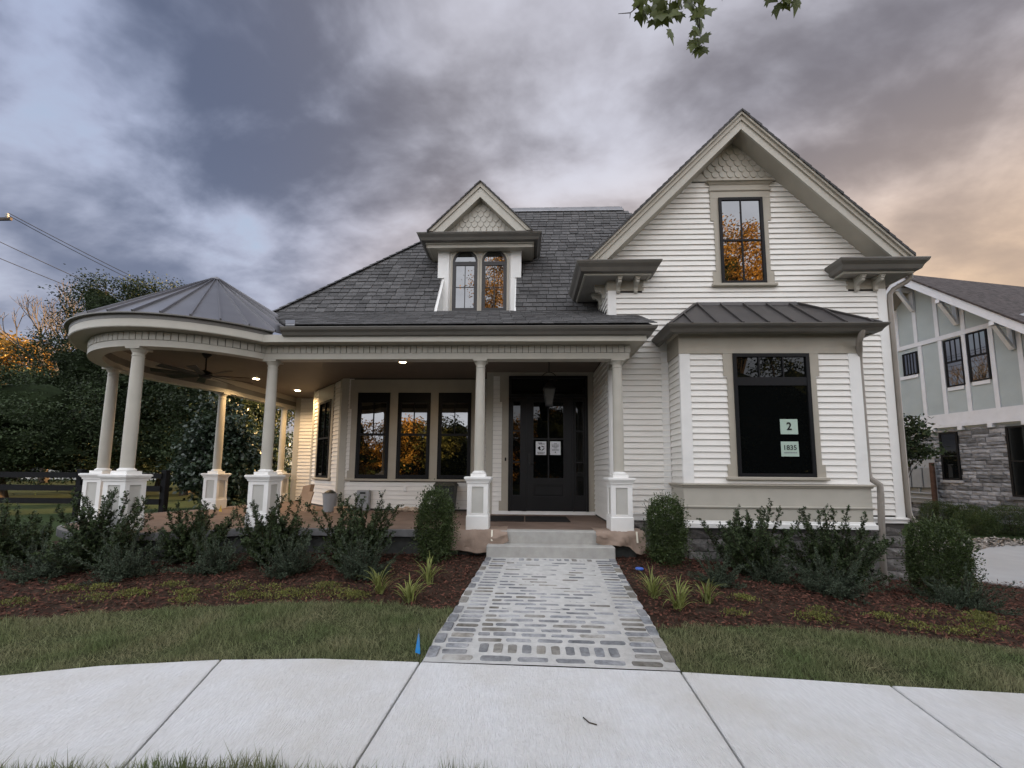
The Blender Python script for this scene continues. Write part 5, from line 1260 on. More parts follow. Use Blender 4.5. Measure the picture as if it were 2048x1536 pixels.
# ground cover, mulch and grass: nobody could count these
def scatter(n, x0, x1, test):
    x = npr.uniform(x0, x1, n*2); y = npr.uniform(2.0, 6.8, n*2)
    ok = test(x, y); return x[ok][:n], y[ok][:n]
LAWNy = lambda x: np.interp(x, lx, ly); EDGEy = lambda x: np.interp(x, ex, ey)
def offpath(x, y, mg): return (x < -0.745+(y-3.05)*.0805-mg) | (x > 1.095+(y-3.0)*.0533+mg)
def bedtest(x, y):
    return (y > LAWNy(x)-.03) & offpath(x, y, -.01) & (y < np.where(x > 1.3, np.where((x > 2.4) & (x < 5.2), 6.22, 6.72), np.where(x < -3.9, 5.35, 5.95))) & ~((x > -.56) & (x < 1.28) & (y > 5.7))
x, y = scatter(56000, -8.5, 9.5, bedtest)
k = len(x); P_ = np.stack([x, y, gzn(x, y)+npr.uniform(.000, .026, k)], 1); D_ = unit(np.stack([npr.normal(size=k), npr.normal(size=k), npr.normal(size=k)*.28], 1)); Nn_ = unit(np.stack([npr.normal(size=k)*.45, npr.normal(size=k)*.45, np.ones(k)], 1))
V, F = leaf_quads(P_, D_, Nn_, npr.uniform(.022, .060, k), npr.uniform(.008, .022, k))
o = put('mulch', np_mesh('mulch', V, F, M['mulch'], npr.random(k)*.999)); kind(o, 'stuff'); o['label'] = 'reddish brown bark mulch covering the planting beds'
SED = [(-5.0, 3.92), (-4.1, 4.2), (-3.55, 4.25), (-3.2, 4.45), (-2.75, 4.42), (-2.55, 4.2), (-3.9, 4.45), (-2.2, 4.5), (-1.95, 4.32), (-4.6, 4.35), (-2.9, 4.2), (-3.4, 4.05), (-1.75, 4.25), (-5.6, 3.9), (-4.9, 4.3), (-6.2, 3.7), (-2.4, 4.28), (-4.35, 4.05),
       (2.3, 4.42), (2.9, 4.2), (2.75, 4.0), (3.5, 4.15), (4.1, 4.4), (4.5, 4.25), (4.3, 4.0), (3.6, 3.9), (5.2, 4.2), (4.9, 3.9), (5.9, 4.6), (2.0, 4.0), (3.9, 3.85), (6.4, 4.9), (5.6, 4.3), (4.75, 4.5), (6.0, 4.1)]
Pn = []; 
for (a, b) in SED:
    m_ = int(npr.uniform(150, 420)); r_ = npr.uniform(.09, .19); q = npr.normal(size=(m_, 2))*r_*.55; xx = a+q[:, 0]*1.3; yy = b+q[:, 1]*.8
    Pn.append(np.stack([xx, yy, gzn(xx, yy)+.02+npr.random(m_)*.05*np.exp(-(q**2).sum(1)/(r_*r_))], 1))
P_ = np.concatenate(Pn); k = len(P_); V, F = leaf_quads(P_, unit(npr.normal(size=(k, 3))+[0, 0, 1.2]), rand_dirs(k), npr.uniform(.015, .034, k), npr.uniform(.006, .012, k))
o = put('ground_cover', np_mesh('ground_cover', V, F, M['sedum'], npr.random(k)*.999)); kind(o, 'stuff'); o['label'] = 'patches of yellow green sedum dotted over the mulch'
def blades(name, x, y, h, w, lean, m, z=None):
    k = len(x); z = gzn(x, y) if z is None else z; a = npr.uniform(0, 2*math.pi, k); s = np.stack([np.cos(a), np.sin(a), np.zeros(k)], 1)*w[:, None]
    l = np.stack([npr.normal(size=k), npr.normal(size=k), np.zeros(k)], 1)*lean[:, None]; B = np.stack([x, y, z-.004], 1)
    md = B+np.stack([np.zeros(k), np.zeros(k), h*.55], 1)+l*.35; tp = B+np.stack([np.zeros(k), np.zeros(k), h], 1)+l
    V = np.stack([B-s, B+s, md-s*.75, md+s*.75, tp], 1).reshape(-1, 3); o_ = np.arange(k)[:, None]*5
    F = np.concatenate([o_+[0, 1, 3], o_+[0, 3, 2], o_+[2, 3, 4]], 1).reshape(-1, 3)
    return np_mesh(name, V, F, m, np.repeat(npr.random(k)*.999, 3))
def lawntest(x, y): return (y < LAWNy(x)+.015*np.sin(x*9)+.012*np.sin(x*23)) & (y > EDGEy(x)-.006) & offpath(x, y, .008)
x, y = scatter(260000, -6.6, 6.8, lawntest); k = len(x)
tuft = .75+.35*np.sin(x*5.1+np.sin(y*7)*1.3)*np.sin(y*6.3+x*1.7)
o = put('lawn_grass', blades('lawn_grass', x, y, npr.uniform(.028, .066, k)*tuft*1.15, npr.uniform(.0012, .0023, k), npr.uniform(.010, .045, k), M['grass'])); kind(o, 'stuff'); o['label'] = 'strip of lawn between the sidewalk and the planting beds'
nE = np.array([near_y(a) for a in np.arange(-6, 6.01, .1)]); xE = np.arange(-6, 6.01, .1)
x = npr.uniform(-4.5, 4.2, 26000); y = np.interp(x, xE, nE)-npr.random(26000)**1.6*.55-.01; ok = (x < .8) | (y < np.interp(x, xE, nE)-.1); x, y = x[ok], y[ok]; k = len(x)
o = put('verge_grass', blades('verge_grass', x, y, npr.uniform(.035, .10, k)*(.95+.6*np.clip(np.sin(x*4.3)*np.sin(x*9.7+1)+.35, 0, 1)), npr.uniform(.0013, .0027, k), npr.uniform(.01, .05, k), M['grass'], np.zeros(k))); kind(o, 'stuff'); o['label'] = 'taller grass of the verge at the near edge of the sidewalk'
# ------------------------------------------------------------------ the neighbouring house
NB = thing('neighbor_house', 'blue grey stucco and stone house with white timbering at the right', 'house', (14.5, 13.7, 0), math.atan2(-.98, .196))
NA, NX = 8.74, -0.885; SL = 0.989; HW = 6.2
def nz(x, o=0): return NA-o-SL*abs(x-NX)
MB().prism_y([(NX-5.6, 3.0), (NX+5.6, 3.0), (NX+5.6, nz(NX+5.6, .3)), (NX, NA-.3), (NX-5.6, nz(NX-5.6, .3))], 0, 10).build('stucco_wall', M['stucco'], NB)
lowr = MB().box(NX-5.6, NX+5.6, .03, 10, -.6, 3.0).build('stone_wall', M['joint'], NB)
NST = []
for s_m in STM: c = s_m.copy(); c.materials.clear(); c.materials.append(M['nstone']); NST.append(c)
holes = [(-.62, -.12, 1.27, 2.87), (1.06, 1.75, .80, 2.92)]
stones(lowr, (-2.2, .03), 0, 4.2, -.05, 3.0, (.09, .17), (.18, .46), NST, .05, [(h[0]+2.2, h[1]+2.2, h[2], h[3]) for h in holes])
for h in holes:
    f = frame_mb(h[0], h[1], h[2], h[3], .01, .05, .05, (), [((h[2]+h[3])/2, h[0]+.05, h[1]-.05, .05)]).build('window', M['black'], NB)
    p_ = MB(); p_.box(h[0]+.05, h[1]-.05, -.02, -.015, h[2]+.05, h[3]-.05); p_.build('pane', M['doorglass'], f)
    MB().box(h[0]-.06, h[1]+.06, -.07, .02, h[2]-.09, h[2]-.005).build('sill', M['nstone'], NB)
up_ = [(-1.50, -1.03, 5.10, 5.93), (-.24, .255, 4.41, 6.04), (.38, .89, 4.455, 6.075)]
for h in up_:
    d4 = (h[1]-h[0]-.1)/4; zt = h[2]+.05 if h[3]-h[2] < 1 else (h[2]+h[3])/2+.05
    f = frame_mb(h[0], h[1], h[2], h[3], -.002, .045, .05, [(h[0]+.05+d4*(k+1)*1.33-d4*.33*0, zt, h[3]-.045) for k in range(2)] if h[3]-h[2] > 1 else [(h[0]+.05+d4*(k+1), zt, h[3]-.045) for k in range(3)], [(zt-.02, h[0]+.045, h[1]-.045, .06)] if h[3]-h[2] > 1 else (), .018).build('window', M['black'], NB)
    for (za, zb) in (((h[2]+.045, zt-.05), (zt+.01, h[3]-.045)) if h[3]-h[2] > 1 else ((h[2]+.045, h[3]-.045),)):
        p_ = MB(); p_.box(h[0]+.045, h[1]-.045, -.024, -.020, za, zb); p_.build('pane', M['glass'], f)
def nbx(name, x0, x1, z0, z1, d, m='nwhite'): return MB().box(x0, x1, -d, -.001, z0, z1).build(name, M[m], NB)
nbx('band_board', NX-5.62, NX+5.62, 3.16, 3.52, .06); nbx('band_board', NX-5.62, NX+5.62, 3.05, 3.159, .10); nbx('belt_board', -3.6, 2.05, 6.09, 6.24, .045)
for x in (-1.75, -.93, .97, -.33, .32-.02, 1.58): nbx('batten', x-.055, x+.055, 3.525, 6.085, .04)
for x in (-2.9, -2.1): nbx('batten', x-.055, x+.055, 3.525, 6.085, .04)
for x in (-2.2, -1.62, -1.02, -.38, .33): nbx('batten', x-.055, x+.055, 6.245, max(6.3, nz(x, .32)), .038)
for (xa, xb, z) in ((-1.69, -.99, 5.03), (-.30, .26, 4.34), (.36, .91, 4.39)): nbx('batten', xa+.06, xb-.06, z-.06, z+.06, .039)
for k in range(-3, 4): nbx('corbel', NX+k*.75+.1, NX+k*.75+.22, 2.93, 3.048, .12)
rp = lambda o0, o1, e: [(NX-e, nz(NX-e, o1)), (NX, NA-o1), (NX+e, nz(NX+e, o1)), (NX+e, nz(NX+e, o0)), (NX, NA-o0), (NX-e, nz(NX-e, o0))]
MB().prism_y(rp(.06, .30, HW), -.75, 10.5).build('roof_soffit', M['soffit'], NB)
MB().prism_y(rp(.05, .36, HW), -.80, -.751).build('rake_board', M['nwhite'], NB)
MB().prism_y(rp(-.02, .049, HW+.03), -.84, 10.5).build('roof_shingles', M['nroof'], NB)
for x in (-1.0, .20, 1.45):                       # knee braces under the deep rake
    z = nz(x, .36)
    mb = MB(); mb.box(x-.055, x+.055, -.79, -.04, z-.14, z-.01); mb.box(x-.055, x+.055, -.13, -.04, z-.85, z-.141)
    mb.hexa([(x-.05, -.14, z-.84), (x+.05, -.14, z-.84), (x+.05, -.04, z-.80), (x-.05, -.04, z-.80), (x-.05, -.72, z-.16), (x+.05, -.72, z-.16), (x+.05, -.60, z-.14), (x-.05, -.60, z-.14)]); mb.build('knee_brace', M['nwhite'], NB)
def on_nb(x, y, z): v = NB.matrix_basis @ Vector((x, y, z)); return v
bpy.context.view_layer.update()
mt = thing('utility_boxes', 'three grey metal utility boxes with conduits on the neighbouring stone wall', 'utility box', NB.matrix_world @ Vector((-1.40, -.06, 0)), NB.rotation_euler.z)
MB().box(-.62, .62, -.02, .0, .45, 1.98).build('back_board', M['bucket'], mt)
for k in range(3): MB().bbox(-.38+k*.36, -.06+k*.36, -.17, -.021, .98, 1.70, .015).build('metal_cabinet', M['metergrey'], mt)
mb = MB()
for k in range(3): mb.tube([(-.22+k*.36, -.09, .98), (-.22+k*.36, -.09, .80)], .025, 8)
mb.tube([(-.45, -.09, .80), (.62, -.09, .78)], .03, 8); mb.tube([(-.45, -.09, .62), (.62, -.09, .60)], .025, 8); mb.tube([(-.3, -.09, .62), (-.3, -.09, .0)], .03, 8); mb.build('conduit', M['bucket'], mt)
pw = NB.matrix_world @ Vector((-.72, -.30, 0))
tag(MB().bbox(-.055, .055, -.055, .055, -.35, 1.86, .008).build('wooden_post', M['rustwood'], loc=(pw.x, pw.y, 0), rotz=.3), 'brown timber post standing in front of the utility boxes', 'post')
for lb, lx_, off, h, r_ in (('round clipped bush by the neighbouring stone wall, at the right frame edge', 1.1, -1.6, .62, .42), ('low dark bush beside the brown timber post', -.35, -.75, .80, .42), ('low dark bush under the small stone framed window', .35, -.70, .75, .40), ('low dark bush at the stone wall behind the round one', 1.35, -.75, .8, .42)):
    p = NB.matrix_world @ Vector((lx_, off, 0)); boxwood(lb, p.x, p.y, h, r_, 9000, 'bushes by the neighbouring house')
V = np.array([(7.15, 6.75), (8.4, 5.4), (14.5, 7.0), (13.2, 10.0), (11.6, 10.35), (9.3, 9.0)]); 
mb = MB(); mb.add([(a, b, gz(a, b)+.012) for a, b in V]+[(a, b, gz(a, b)-.06) for a, b in V], [tuple(range(6))]+[(i, i+6, (i+1) % 6+6, (i+1) % 6) for i in range(6)])
kind(mb.build('driveway', M['drive']), 'structure')
k = 1600; xx = npr.uniform(9.2, 12.8, k); yy = 9.4+(xx-9.2)*.35+npr.uniform(-.1, .9, k); P_ = np.stack([xx, yy, gzn(xx, yy)+.01], 1)
V, F = leaf_quads(P_, unit(np.stack([npr.normal(size=k), npr.normal(size=k), npr.normal(size=k)*.3], 1)), unit(npr.normal(size=(k, 3))*.4+[0, 0, 1]), npr.uniform(.05, .12, k), npr.uniform(.04, .09, k))
o = put('gravel', np_mesh('gravel', V, F, M['gravel'], npr.random(k)*.999)); kind(o, 'stuff'); o['label'] = 'strip of river gravel between the driveway and the neighbouring wall'

# ------------------------------------------------------------------ trees
def tree(name, lb, x, y, h, blobs, nclump, nleaf, ls, m, bark='bark', trunk=0.22, grp=None, z0=None, flat=0.6, forks=5, cr=.55, cat='tree', limbs=14, core=0.0):
    """Trunk with limbs to the clumps; leaves are single faces gathered in clumps through the crown."""
    z0 = gz(x, y) if z0 is None else z0
    C = []
    w = np.array([b[3]*b[4]*b[5] for b in blobs]); w = w/w.sum()
    for b, wi in zip(blobs, w):
        k = max(3, int(nclump*wi)); d = rand_dirs(k); r_ = npr.uniform(.42, 1.0, k)**.5
        C.append(np.array(b[:3])+d*r_[:, None]*np.array(b[3:6]))
    C = np.concatenate(C); per = max(4, nleaf//len(C)); sz = npr.uniform(.6, 1.25, len(C))*cr
    idx = np.repeat(np.arange(len(C)), per); n = len(idx)
    off = npr.normal(size=(n, 3))*np.array([1, 1, flat])*sz[idx][:, None]*.55
    P_ = C[idx]+off; P_[:, 2] = np.maximum(P_[:, 2], .15)
    D_ = unit(off*1.0+npr.normal(size=(n, 3))*.5+[0, 0, -.25]); Nn_ = unit(npr.normal(size=(n, 3))*.6+[0, 0, 1])
    V, F = leaf_quads(P_, D_, Nn_, npr.uniform(.75, 1.25, n)*ls, npr.uniform(.75, 1.25, n)*ls*.6)
    rv = (npr.random(len(C))[idx]*.5+npr.random(n)*.5)*.999
    t = thing(name, lb, cat, (x, y, z0), 0, grp)
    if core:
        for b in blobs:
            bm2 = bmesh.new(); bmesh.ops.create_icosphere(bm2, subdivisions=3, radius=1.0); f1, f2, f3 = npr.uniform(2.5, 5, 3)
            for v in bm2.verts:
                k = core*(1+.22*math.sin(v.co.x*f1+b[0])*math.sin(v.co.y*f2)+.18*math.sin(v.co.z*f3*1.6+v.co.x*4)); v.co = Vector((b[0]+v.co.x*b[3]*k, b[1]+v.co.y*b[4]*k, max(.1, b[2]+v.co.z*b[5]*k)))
            me = bpy.data.meshes.new('crown_shade_core'); bm2.to_mesh(me); bm2.free(); me.materials.append(M['leaf_shade']); put('crown_shade_core', me, t)  # solid filler in the painted shade colour, so the crown reads as deep
    put('crown', np_mesh('crown', V, F, M[m], rv), t)
    mb = MB(); top = np.array([0, 0, h*.62]); bend = npr.normal(size=2)*h*.02
    pts = [(bend[0]*math.sin(s*3), bend[1]*math.sin(s*2.5), h*.66*s) for s in np.linspace(0, 1, 7)]
    mb.tube(pts, [trunk*(1.35 if i == 0 else 1)*(1-.75*i/6) for i in range(7)], 9)
    pick = C[npr.choice(len(C), min(limbs, len(C)), replace=False)]
    for c in pick:
        s = np.clip(c[2]/h*.75, .22, .92); i = int(s*6); a = np.array(pts[min(i, 6)]); e = c; md = (a+e)/2+np.array([0, 0, .06*h])+npr.normal(size=3)*.02*h
        mb.tube([tuple(a), tuple(a*.5+md*.5+[0, 0, .01*h]), tuple(md), tuple(e)], [trunk*.42, trunk*.32, trunk*.2, trunk*.06], 5, cap=False)
    mb.build('trunk', M[bark], t, True)
    return t
G1 = 'dark trees beyond the board fence'
tree('evergreen_tree', 'tall dark tree whose top rises left of the cone roof', -22.6, 20.5, 12.2, [(.2, 0, 9.0, 2.0, 2.2, 2.9), (-.3, 0, 6, 3.2, 3.0, 2.8), (.6, 0, 3.6, 4.2, 3.4, 2.6)], 560, 84000, .115, 'leaf_dark', grp=G1, cr=.62, core=.56)
tree('evergreen_tree', 'dark tree rising just behind the left slope of the cone roof', -20.0, 21.5, 11.9, [(0, 0, 9.0, 2.6, 2.4, 2.6), (.6, 0, 6, 3.4, 3, 3), (0, 0, 3.2, 3.8, 3, 2.2)], 520, 76000, .115, 'leaf_dark', grp=G1, cr=.62, core=.56)
tree('evergreen_tree', 'dark spreading tree filling the lower left edge behind the board fence', -20.4, 15.0, 5.6, [(0, 0, 3.2, 3.8, 2.6, 2.2), (-3.4, 0, 2.5, 3.2, 2.4, 2.0), (1.5, 0, 2.0, 3.2, 2.0, 1.4)], 420, 60000, .10, 'leaf_dark', grp=G1, cr=.55, core=.56)
tree('evergreen_tree', 'dark tree with open lower limbs seen between the two left porch columns', -15.9, 18.5, 9.0, [(0, 0, 6.2, 2.9, 2.6, 2.4), (1.4, 0, 4.2, 2.6, 2, 1.7), (-.5, 0, 2.2, 3.0, 2.0, 1.3)], 260, 30000, .14, 'leaf_dark', grp=G1, cr=.75, limbs=18, core=.55)
tree('evergreen_tree', 'dark tree seen under the porch ceiling right of the front round porch column', -12.9, 17.0, 7.2, [(0, 0, 4.4, 2.4, 2.2, 2.3), (.3, 0, 2.0, 2.5, 2.0, 1.6)], 300, 30000, .12, 'leaf_dark', grp=G1, cr=.6, core=.55)
tree('evergreen_tree', 'far dark tree above the iron fence at the left edge', -33.5, 27.0, 8.5, [(0, 0, 5.0, 5.4, 3, 2.8), (-5, 0, 5.5, 4, 3, 2.6)], 160, 16000, .22, 'leaf_dark', grp=G1, cr=1.1, core=.56)
for x0, x1, lb in ((-64, -44, 'dark row of shrubs behind the iron fence at the far left'), (-44, -27, 'dark row of shrubs behind the iron fence beside the house')):
    n = 9000; xx = npr.uniform(x0, x1, n); zz = npr.random(n)**.8*(3.4+.9*np.sin(xx*.7)+.5*np.sin(xx*1.9)); yy = npr.normal(size=n)*.7
    V, F = leaf_quads(np.stack([xx-(x0+x1)/2, yy, zz], 1), rand_dirs(n), rand_dirs(n), npr.uniform(.25, .5, n), npr.uniform(.2, .35, n))
    t = thing('hedge', lb, 'hedge', ((x0+x1)/2, 43, 1.2)); put('foliage', np_mesh('hedge_foliage', V, F, M['leaf_dark'], npr.random(n)*.999), t)
    MB().box(x0-(x0+x1)/2, x1-(x0+x1)/2, .2, .8, 0, 2.2).build('hedge_core', M['leaf_dark'], t)
tree('oak_tree', 'golden sunlit tree at the left edge above the dark ones', -46.8, 34.0, 13.0, [(0, 0, 10.4, 3.2, 3.5, 2.4), (-3, 0, 9.8, 3.5, 3, 2.4)], 150, 16000, .28, 'leaf_autumn', cr=1.0)
tree('magnolia_tree', 'dense glossy evergreen tree standing behind the rear porch column', -9.55, 12.2, 3.7, [(0, 0, 1.35, 1.15, 1.0, 1.15), (-.1, 0, 2.4, .8, .75, 1.2)], 190, 12500, .13, 'leaf_mag', trunk=.08, cr=.34, grp='glossy evergreens beside the porch', core=.56)
tree('magnolia_tree', 'smaller glossy evergreen close to the left end of the house', -9.35, 14.2, 3.0, [(0, 0, 1.3, .75, .7, 1.35)], 90, 6000, .13, 'leaf_mag', trunk=.07, cr=.34, grp='glossy evergreens beside the porch', core=.56)
tree('oak_tree', 'loose leafed tree whose foliage shows before the bright gap left of the house', -14.6, 21.5, 8.2, [(1.0, 0, 5.4, 2.0, 2.0, 1.6), (-.8, 0, 6.2, 2.2, 2, 1.5)], 90, 8000, .16, 'leaf_oak', cr=.7)
tree('small_tree', 'small leafy tree between the house corner and the utility boxes', 9.25, 10.4, 3.1, [(.1, 0, 2.7, .62, .6, .62), (.3, 0, 2.3, .6, .5, .4)], 60, 2600, .10, 'leaf_dark', trunk=.035, cr=.22)
tree('evergreen_tree', 'unseen dark tree added between the two houses to block the low sun', 10.5, 23.0, 9.0, [(0, 0, 5.0, 3.2, 3, 4.0)], 120, 9000, .22, 'leaf_dark', grp='unseen trees added to block the sun', cr=.8, core=.7)  # this tree and the next are added out of view to block the sun
tree('evergreen_tree', 'unseen dark tree added behind the neighbouring house to block the low sun', 16.5, 29.0, 9.5, [(0, 0, 5.2, 3.6, 3, 4.2)], 120, 9000, .22, 'leaf_dark', grp='unseen trees added to block the sun', cr=.8, core=.7)
# bare tree
def bare(lb, x, y, h):
    mb = MB(); r_ = random.Random(8)
    def grow(p, d, L_, rad, lv):
        pts = [p]; q = p
        for s in range(4): d = (d+Vector((r_.gauss(0, .07), r_.gauss(0, .07), .07))).normalized(); q = q+d*L_/4; pts.append(q)
        mb.tube(pts, [rad*(1-.36*i/4) for i in range(5)], 6 if lv < 2 else 3, cap=False)
        if lv >= 6: return
        ph = r_.uniform(0, 6.28)
        for k in range(3):
            a = r_.uniform(.28, .58); ax = d.orthogonal().normalized(); ax.rotate(Matrix.Rotation(ph+k*2.1+r_.uniform(-.4, .4), 3, d)); nd_ = d.copy(); nd_.rotate(Matrix.Rotation(a, 3, ax)); grow(pts[-1 if k < 2 else 3], nd_, L_*r_.uniform(.62, .80), rad*.60, lv+1)
    grow(Vector((0, 0, 0)), Vector((0, 0, 1)), h*.27, h*.020, 0)
    t = thing('bare_tree', lb, 'tree', (x, y, 0)); mb.build('trunk', M['greybark'], t); return t
bare('leafless grey tree with fine twigs rising at the left edge', -39.9, 30.0, 20.5)
# trees across the street, which the windows mirror
SLB = ['far left autumn tree of the row across the street', 'second autumn tree from the left across the street', 'third autumn tree from the left across the street', 'low autumn tree left of the middle across the street',
       'middle autumn tree of the row across the street', 'autumn tree straight across the street from the front door', 'third autumn tree from the right across the street', 'tall second autumn tree from the right across the street', 'far right autumn tree of the row across the street']
for i, (x, y, h) in enumerate([(-26, -27, 8.0), (-19.5, -25, 7.6), (-13.5, -27, 8.4), (-8.2, -24.5, 7.5), (-3.2, -28, 8.0), (2.2, -25, 8.6), (8.0, -27, 8.2), (14, -25, 9.5), (21, -28, 9.0)]):
    tree('street_tree', SLB[i], x, y, h, [(0, 0, h*.62, 3.2, 2.6, h*.34), (.8, 0, h*.40, 3.6, 2.6, h*.28)], 110, 8500, .28, 'leaf_autumn' if i % 3 else 'leaf_oak', grp='trees across the street', cr=.85, core=.7)
for i, (x0, x1, lb) in enumerate(((-40, -12, 'long dark hedge across the street at the left'), (-12, 12, 'long dark hedge across the street in the middle'), (12, 40, 'long dark hedge across the street at the right'))):
    n = 9000; xx = npr.uniform(x0, x1, n); zz = npr.random(n)**.8*(3.4+.5*np.sin(xx*.9)+.3*np.sin(xx*2.3)); yy = -31+npr.normal(size=n)*.45
    V, F = leaf_quads(np.stack([xx-(x0+x1)/2, yy+31, zz], 1), rand_dirs(n), rand_dirs(n), npr.uniform(.35, .6, n), npr.uniform(.25, .4, n))
    t = thing('hedge', lb, 'hedge', ((x0+x1)/2, -31, 0)); put('foliage', np_mesh('hedge_foliage', V, F, M['leaf_dark'], npr.random(n)*.999), t)
    MB().box(x0-(x0+x1)/2, x1-(x0+x1)/2, .1, .5, 0, 2.6).build('hedge_core', M['leaf_dark'], t)
tree('evergreen_tree', 'low dark evergreen beside the street that the bay window mirrors', 9.2, -3.0, 6.5, [(0, 0, 3.4, 2.9, 2.0, 3.0), (2.6, -.6, 3.0, 2.4, 2.0, 2.6)], 200, 20000, .12, 'leaf_dark', trunk=.2, cr=.5, core=.66)
tree('maple_tree', 'tall autumn tree beside the street that the gable window mirrors', 9.8, -6.6, 14.6, [(0, 0, 11.0, 3.2, 2.6, 3.2), (-1.2, 0, 9.0, 2.0, 2.0, 2.0)], 240, 30000, .125, 'leaf_autumn', trunk=.26, cr=.6, core=.4)
tree('evergreen_tree', 'unseen dark evergreen added across the street to darken the front door reflection', 2.6, -14.0, 6.6, [(0, 0, 3.6, 2.6, 2.0, 3.0)], 110, 9000, .16, 'leaf_dark', trunk=.16, cr=.55, core=.75)  # added out of view so the door glass reflects something dark
tree('maple_tree', 'tall autumn tree beside the street that the dormer windows mirror', -1.2, -6.2, 14.5, [(.6, 0, 11.6, 2.4, 2.4, 2.6), (1.6, 0, 9.2, 2.0, 2.0, 1.6)], 200, 26000, .115, 'leaf_autumn', trunk=.24, cr=.55)
# the maple over the sidewalk
def maple_leaf():
    o_ = [(0, 0), (.10, .05), (.34, .02), (.28, .16), (.50, .30), (.40, .36), (.46, .56), (.26, .48), (.18, .62), (.0, 1.0), (-.18, .62), (-.26, .48), (-.46, .56), (-.40, .36), (-.50, .30), (-.28, .16), (-.34, .02), (-.10, .05)]
    return o_
mp = thing('maple_tree', 'maple whose leafy twigs hang into the top of the picture', 'tree', (3.6, -1.6, 0))
r_ = random.Random(12)
mb = MB(); mb.tube([(0, 0, 0), (.05, .05, 1.2), (.0, .1, 2.6), (-.1, .25, 4.0), (-.2, .3, 5.6), (-.2, .3, 8.4)], [.24, .19, .17, .15, .12, .05], 12)
limb = [(-.1, .25, 4.0), (-.7, 1.4, 4.9), (-1.5, 2.9, 5.6), (-2.2, 4.2, 5.75), (-2.35, 4.55, 5.62)]
mb.tube(limb, [.09, .07, .05, .025, .012], 8); l2 = [(-.7, 1.4, 4.9), (-.9, 2.8, 5.55), (-1.35, 4.3, 5.62)]; mb.tube(l2, [.05, .035, .012], 8)
tips = []
def hang(p, n, dx, dy, dz):
    pts = [Vector(p)]
    for k in range(n): pts.append(pts[-1]+Vector((dx*r_.uniform(.6, 1.3), dy*r_.uniform(.5, 1.4), dz*r_.uniform(.7, 1.3))))
    mb.tube(pts, [.006*(1-.6*i/n) for i in range(n+1)], 5, cap=False); return pts
LV = []; LF = []; LR = []
ol = maple_leaf(); nl = len(ol)
def put_leaf(p, d, nrm, s):
    d = d.normalized(); nrm = (nrm-d*nrm.dot(d)).normalized(); sd = d.cross(nrm); o = len(LV)
    LV.append(p+d*s*.35)
    for (a, b) in ol: LV.append(p+sd*a*s+d*b*s+nrm*(-.10*abs(a)*s-.10*b*b*s))
    LF.extend([(o, o+1+i, o+1+(i+1) % nl) for i in range(nl)]); LR.extend([r_.random()]*nl)
def spray(pts, n, s0):
    for k in range(n):
        p = pts[r_.randrange(1, len(pts))]+Vector((r_.gauss(0, .05), r_.gauss(0, .06), r_.gauss(0, .03)))
        put_leaf(p, Vector((r_.gauss(0, .45), r_.gauss(-.1, .45), -1)), Vector((r_.gauss(0, .5), -1+r_.gauss(0, .6), r_.gauss(.3, .5))), s0*r_.uniform(.75, 1.2))
base = Vector((3.6, -1.6, 0))
def W_(x, y, z): return tuple(Vector((x, y, z))-base)
for p, n, dx, dy, dz, cnt in ((W_(1.42, 3.0, 5.52), 4, .002, .0, -.135, 13), (W_(1.36, 3.05, 5.45), 3, .03, .0, -.11, 9), (W_(1.13, 3.0, 5.55), 3, .0, .0, -.11, 14), (W_(1.25, 3.0, 5.50), 2, .02, 0, -.09, 9), (W_(1.02, 3.0, 5.5), 2, -.03, 0, -.07, 8), (W_(2.06, 3.0, 5.48), 2, .02, .0, -.10, 8), (W_(2.2, 3.0, 5.5), 1, .02, .0, -.10, 5)):
    spray(hang(p, n, dx, dy, dz), cnt, .125)
mb.tube([W_(1.02, 3.0, 5.45), W_(.95, 3.0, 5.30), W_(.86, 3.0, 5.22), W_(.76, 3.0, 5.215)], [.006, .005, .004, .002], 5); mb.tube([W_(.86, 3.0, 5.22), W_(.855, 3.0, 5.17)], [.004, .002], 5)
for a, b in ((W_(1.42, 3.0, 5.52), 3), (W_(1.13, 3.0, 5.55), 3), (W_(2.06, 3.0, 5.48), 2), (W_(1.02, 3.0, 5.5), 3)): mb.tube([limb[b] if b < 4 else limb[3], tuple((Vector(limb[b])+Vector(a))/2+Vector((0, 0, .08))), a], [.02, .012, .007], 6, cap=False)
mb.build('trunk', M['bark'], mp, True)
put('hanging_leaves', np_mesh('hanging_leaves', np.array([tuple(v) for v in LV]), np.array(LF), M['leaf_maple'], np.array(LR)*.999), mp)
k = 90; C = rand_dirs(k)*npr.uniform(.4, 1, k)[:, None]**.5*np.array([3.0, 2.3, 2.0])+np.array([0.4, -.6, 8.0]); idx = np.repeat(np.arange(k), 70); n = len(idx); off = npr.normal(size=(n, 3))*.42
P_ = C[idx]+off; V, F = leaf_quads(P_, unit(off+npr.normal(size=(n, 3))*.5+[0, 0, -.3]), rand_dirs(n), npr.uniform(.12, .18, n), npr.uniform(.10, .14, n))
put('crown', np_mesh('crown', V, F, M['leaf_maple'], npr.random(n)*.999), mp)

